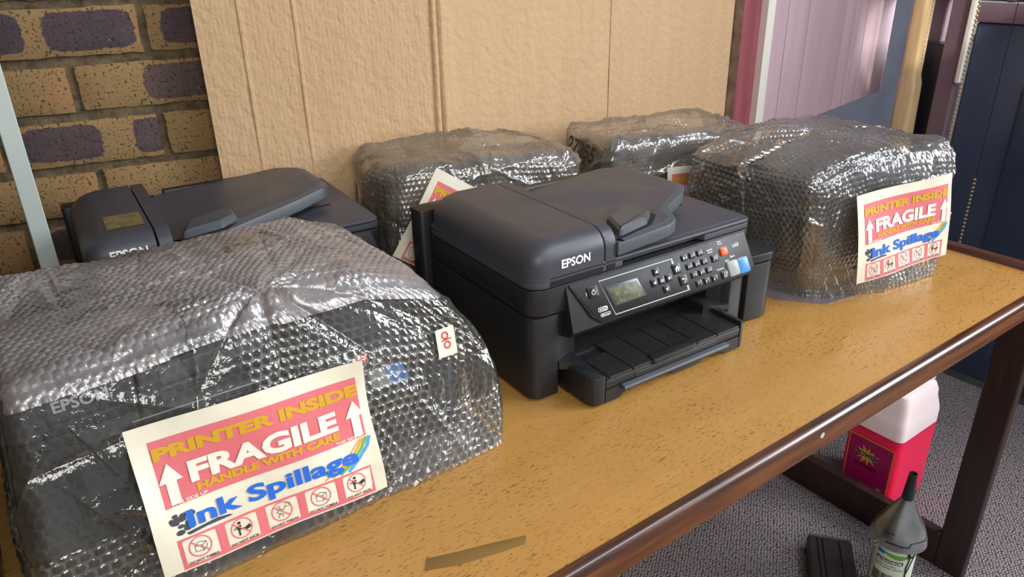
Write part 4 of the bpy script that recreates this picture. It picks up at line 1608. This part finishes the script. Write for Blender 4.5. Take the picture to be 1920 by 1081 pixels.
Print(.0).grid(-.070, .066, .040, .160, 24, 4).put('label', plain('pale_green_label', (206, 214, 190), .5), bt, bf)
g_ = Print(.0003)
for i in range(16):
    u0, u1 = -.050 + i * .0055, -.050 + (i + 1) * .0055
    w = .005 * math.sin(i * .6)
    g_.poly([(u0, .142 + w * .6), (u1, .142 + w * .6), (u1, .152), (u0, .152)])
g_.put('label_band', M['green'], bt, bf)
g_ = Print(.0003)
for i in range(16):
    u0, u1 = -.060 + i * .0065, -.060 + (i + 1) * .0065
    g_.poly([(u0, .040), (u1, .040), (u1, .052 + .004 * math.sin(i * .5)), (u0, .052 + .004 * math.sin(i * .5))])
g_.put('label_band', plain('teal_band', (36, 110, 110), .5), bt, bf)
Print(.0004).grid(-.050, -.034, .143, .152, 4, 1).put('label_band', M['ink_blue'], bt, bf)
b_ = Print(.0005)
b_.grid(-.050, .008, .124, .134, 10, 1)
r = random.Random(5)
u = -.052
while u < -.008:
    w = r.choice([.0009, .0014, .0022])
    b_.grid(u, u + w, .062, .092, 1, 1)
    u += w + r.choice([.0009, .0014])
b_.text('PRINTING INK REFILL', -.052, -.004, .1155, .1185, .02)
b_.text('EPSON SERIES 1000 ML', -.052, .010, .1085, .1115, .02)
b_.text('INK-1000', -.002, .010, .080, .0825, .02); b_.text('MADE FOR USE', -.004, .018, .070, .072, .02)
b_.put('barcode', M['black_print'], bt, bf)
Print(.0008).text('ULTRACHROM', -.047, .005, .1255, .1322, .03).put('lettering', M['white'], bt, bf)
dp = Print(.0012)
dp.line([(.018, .165), (.020, .140), (.016, .118), (.018, .092), (.012, .070), (.004, .045), (.0, .02)], .0042)
dp.line([(.032, .165), (.030, .140), (.022, .112), (.018, .100)], .0034)
dp.poly([(.010, .165), (.044, .165), (.040, .150), (.030, .143), (.016, .146)])
dp.put('ink_drip', plain('dried_black_ink', (24, 24, 26), .3), bt, bf)
fu = empty('funnel', (1.462, .566, ZF + .006 + .172))
tag(fu, 'upturned grey steel funnel with black spout resting on the ink bottle', 'funnel')
M['steel'] = speckled('stained_steel', (140, 142, 142), (190, 192, 190), 12, .26)
M['steel'].node_tree.nodes['Principled BSDF'].inputs['Metallic'].default_value = .85
prof = [(.058, .0), (.0595, .002), (.0585, .006), (.057, .016), (.050, .036), (.014, .104), (.0115, .112)]
mb = MB().lathe(prof + [(.0100, .112), (.0125, .104), (.0485, .035), (.0555, .015), (.0565, .001)], n=44, cap0=False, cap1=False)
mb.put('cone', M['steel'], fu)
mb = MB().lathe([(.0128, .100), (.0115, .128), (.0085, .172), (.0088, .176), (.0068, .176), (.0066, .10)], n=20, cap0=False, cap1=False)
mb.put('spout', plain('black_spout', (34, 36, 36), .45), fu)
ring = [(-.0635 + .006 * math.cos(t) * .9, .018 + .0 * t, .010 + .007 * math.sin(t)) for t in np.linspace(0, 2 * math.pi, 14)]
MB().tube([(-.058, .012, .010), (-.066, .014, .016), (-.074, .016, .014), (-.075, .016, .006), (-.067, .014, .002), (-.058, .012, .006)], .0016, 6).put('hanging_loop', M['steel'], fu)
cr = Print(.0014)


def ff(u, v, l):
    # on the cone: v along the height 0..1 between the rim and the spout
    z = .016 + v * .088
    t = v
    r_ = .057 + (.014 - .057) * t if z > .036 else .057 - (z - .016) / .02 * .007
    if z > .036:
        r_ = .050 + (.014 - .050) * (z - .036) / .068
    a = ta + u
    return ((r_ + l) * math.cos(a), (r_ + l) * math.sin(a), z)


cr.line([(-.2, .02), (.1, .02), (.2, .12), (.6, .13), (.9, .10), (1.3, .14), (1.6, .12)], .05, .4)
cr.line([(-.9, .22), (-.5, .26)], .05, .4)
cr.line([(-.75, .0), (-.4, .03), (-.1, .0)], .08, .4)
cr.put('ink_streak', plain('dried_ink_streak', (30, 28, 28), .35), fu, ff)

# black ribbed plastic case on the carpet
bc = empty('ribbed_case', (1.488, .735, ZF + .006), math.radians(-50))
tag(bc, 'black ribbed plastic case lying on the carpet under the table', 'case')
FLc, FRc = Vector((1.440, .765, 0)), Vector((1.505, .683, 0))
ax_ = (FRc - FLc).normalized()
ay_ = Vector((ax_.y, -ax_.x, 0))
if ay_.x > 0: ay_ = -ay_
yaw_ = math.atan2(ax_.y, ax_.x)
mid = (FLc + FRc) / 2
bc.location = (mid.x, mid.y, ZF + .006); bc.rotation_euler = (0, 0, yaw_)
# local x across, local -y towards the camera
W2 = (FRc - FLc).length / 2
MB().box(-W2, W2, -.36, 0, 0, .042, .004).put('shell', M['case'], bc)
mb = MB()
for a, b in ((-.050, -.034), (-.030, -.022), (-.018, .016), (.021, .046)):
    mb.box(a, b, -.355, -.006, .041, .046, .0015)
mb.put('rib', M['tray'], bc)
MB().box(-W2 + .003, W2 - .003, -.004, .0015, .036, .047, .001).put('end_lip', M['rim'], bc)

bpy.context.view_layer.update()
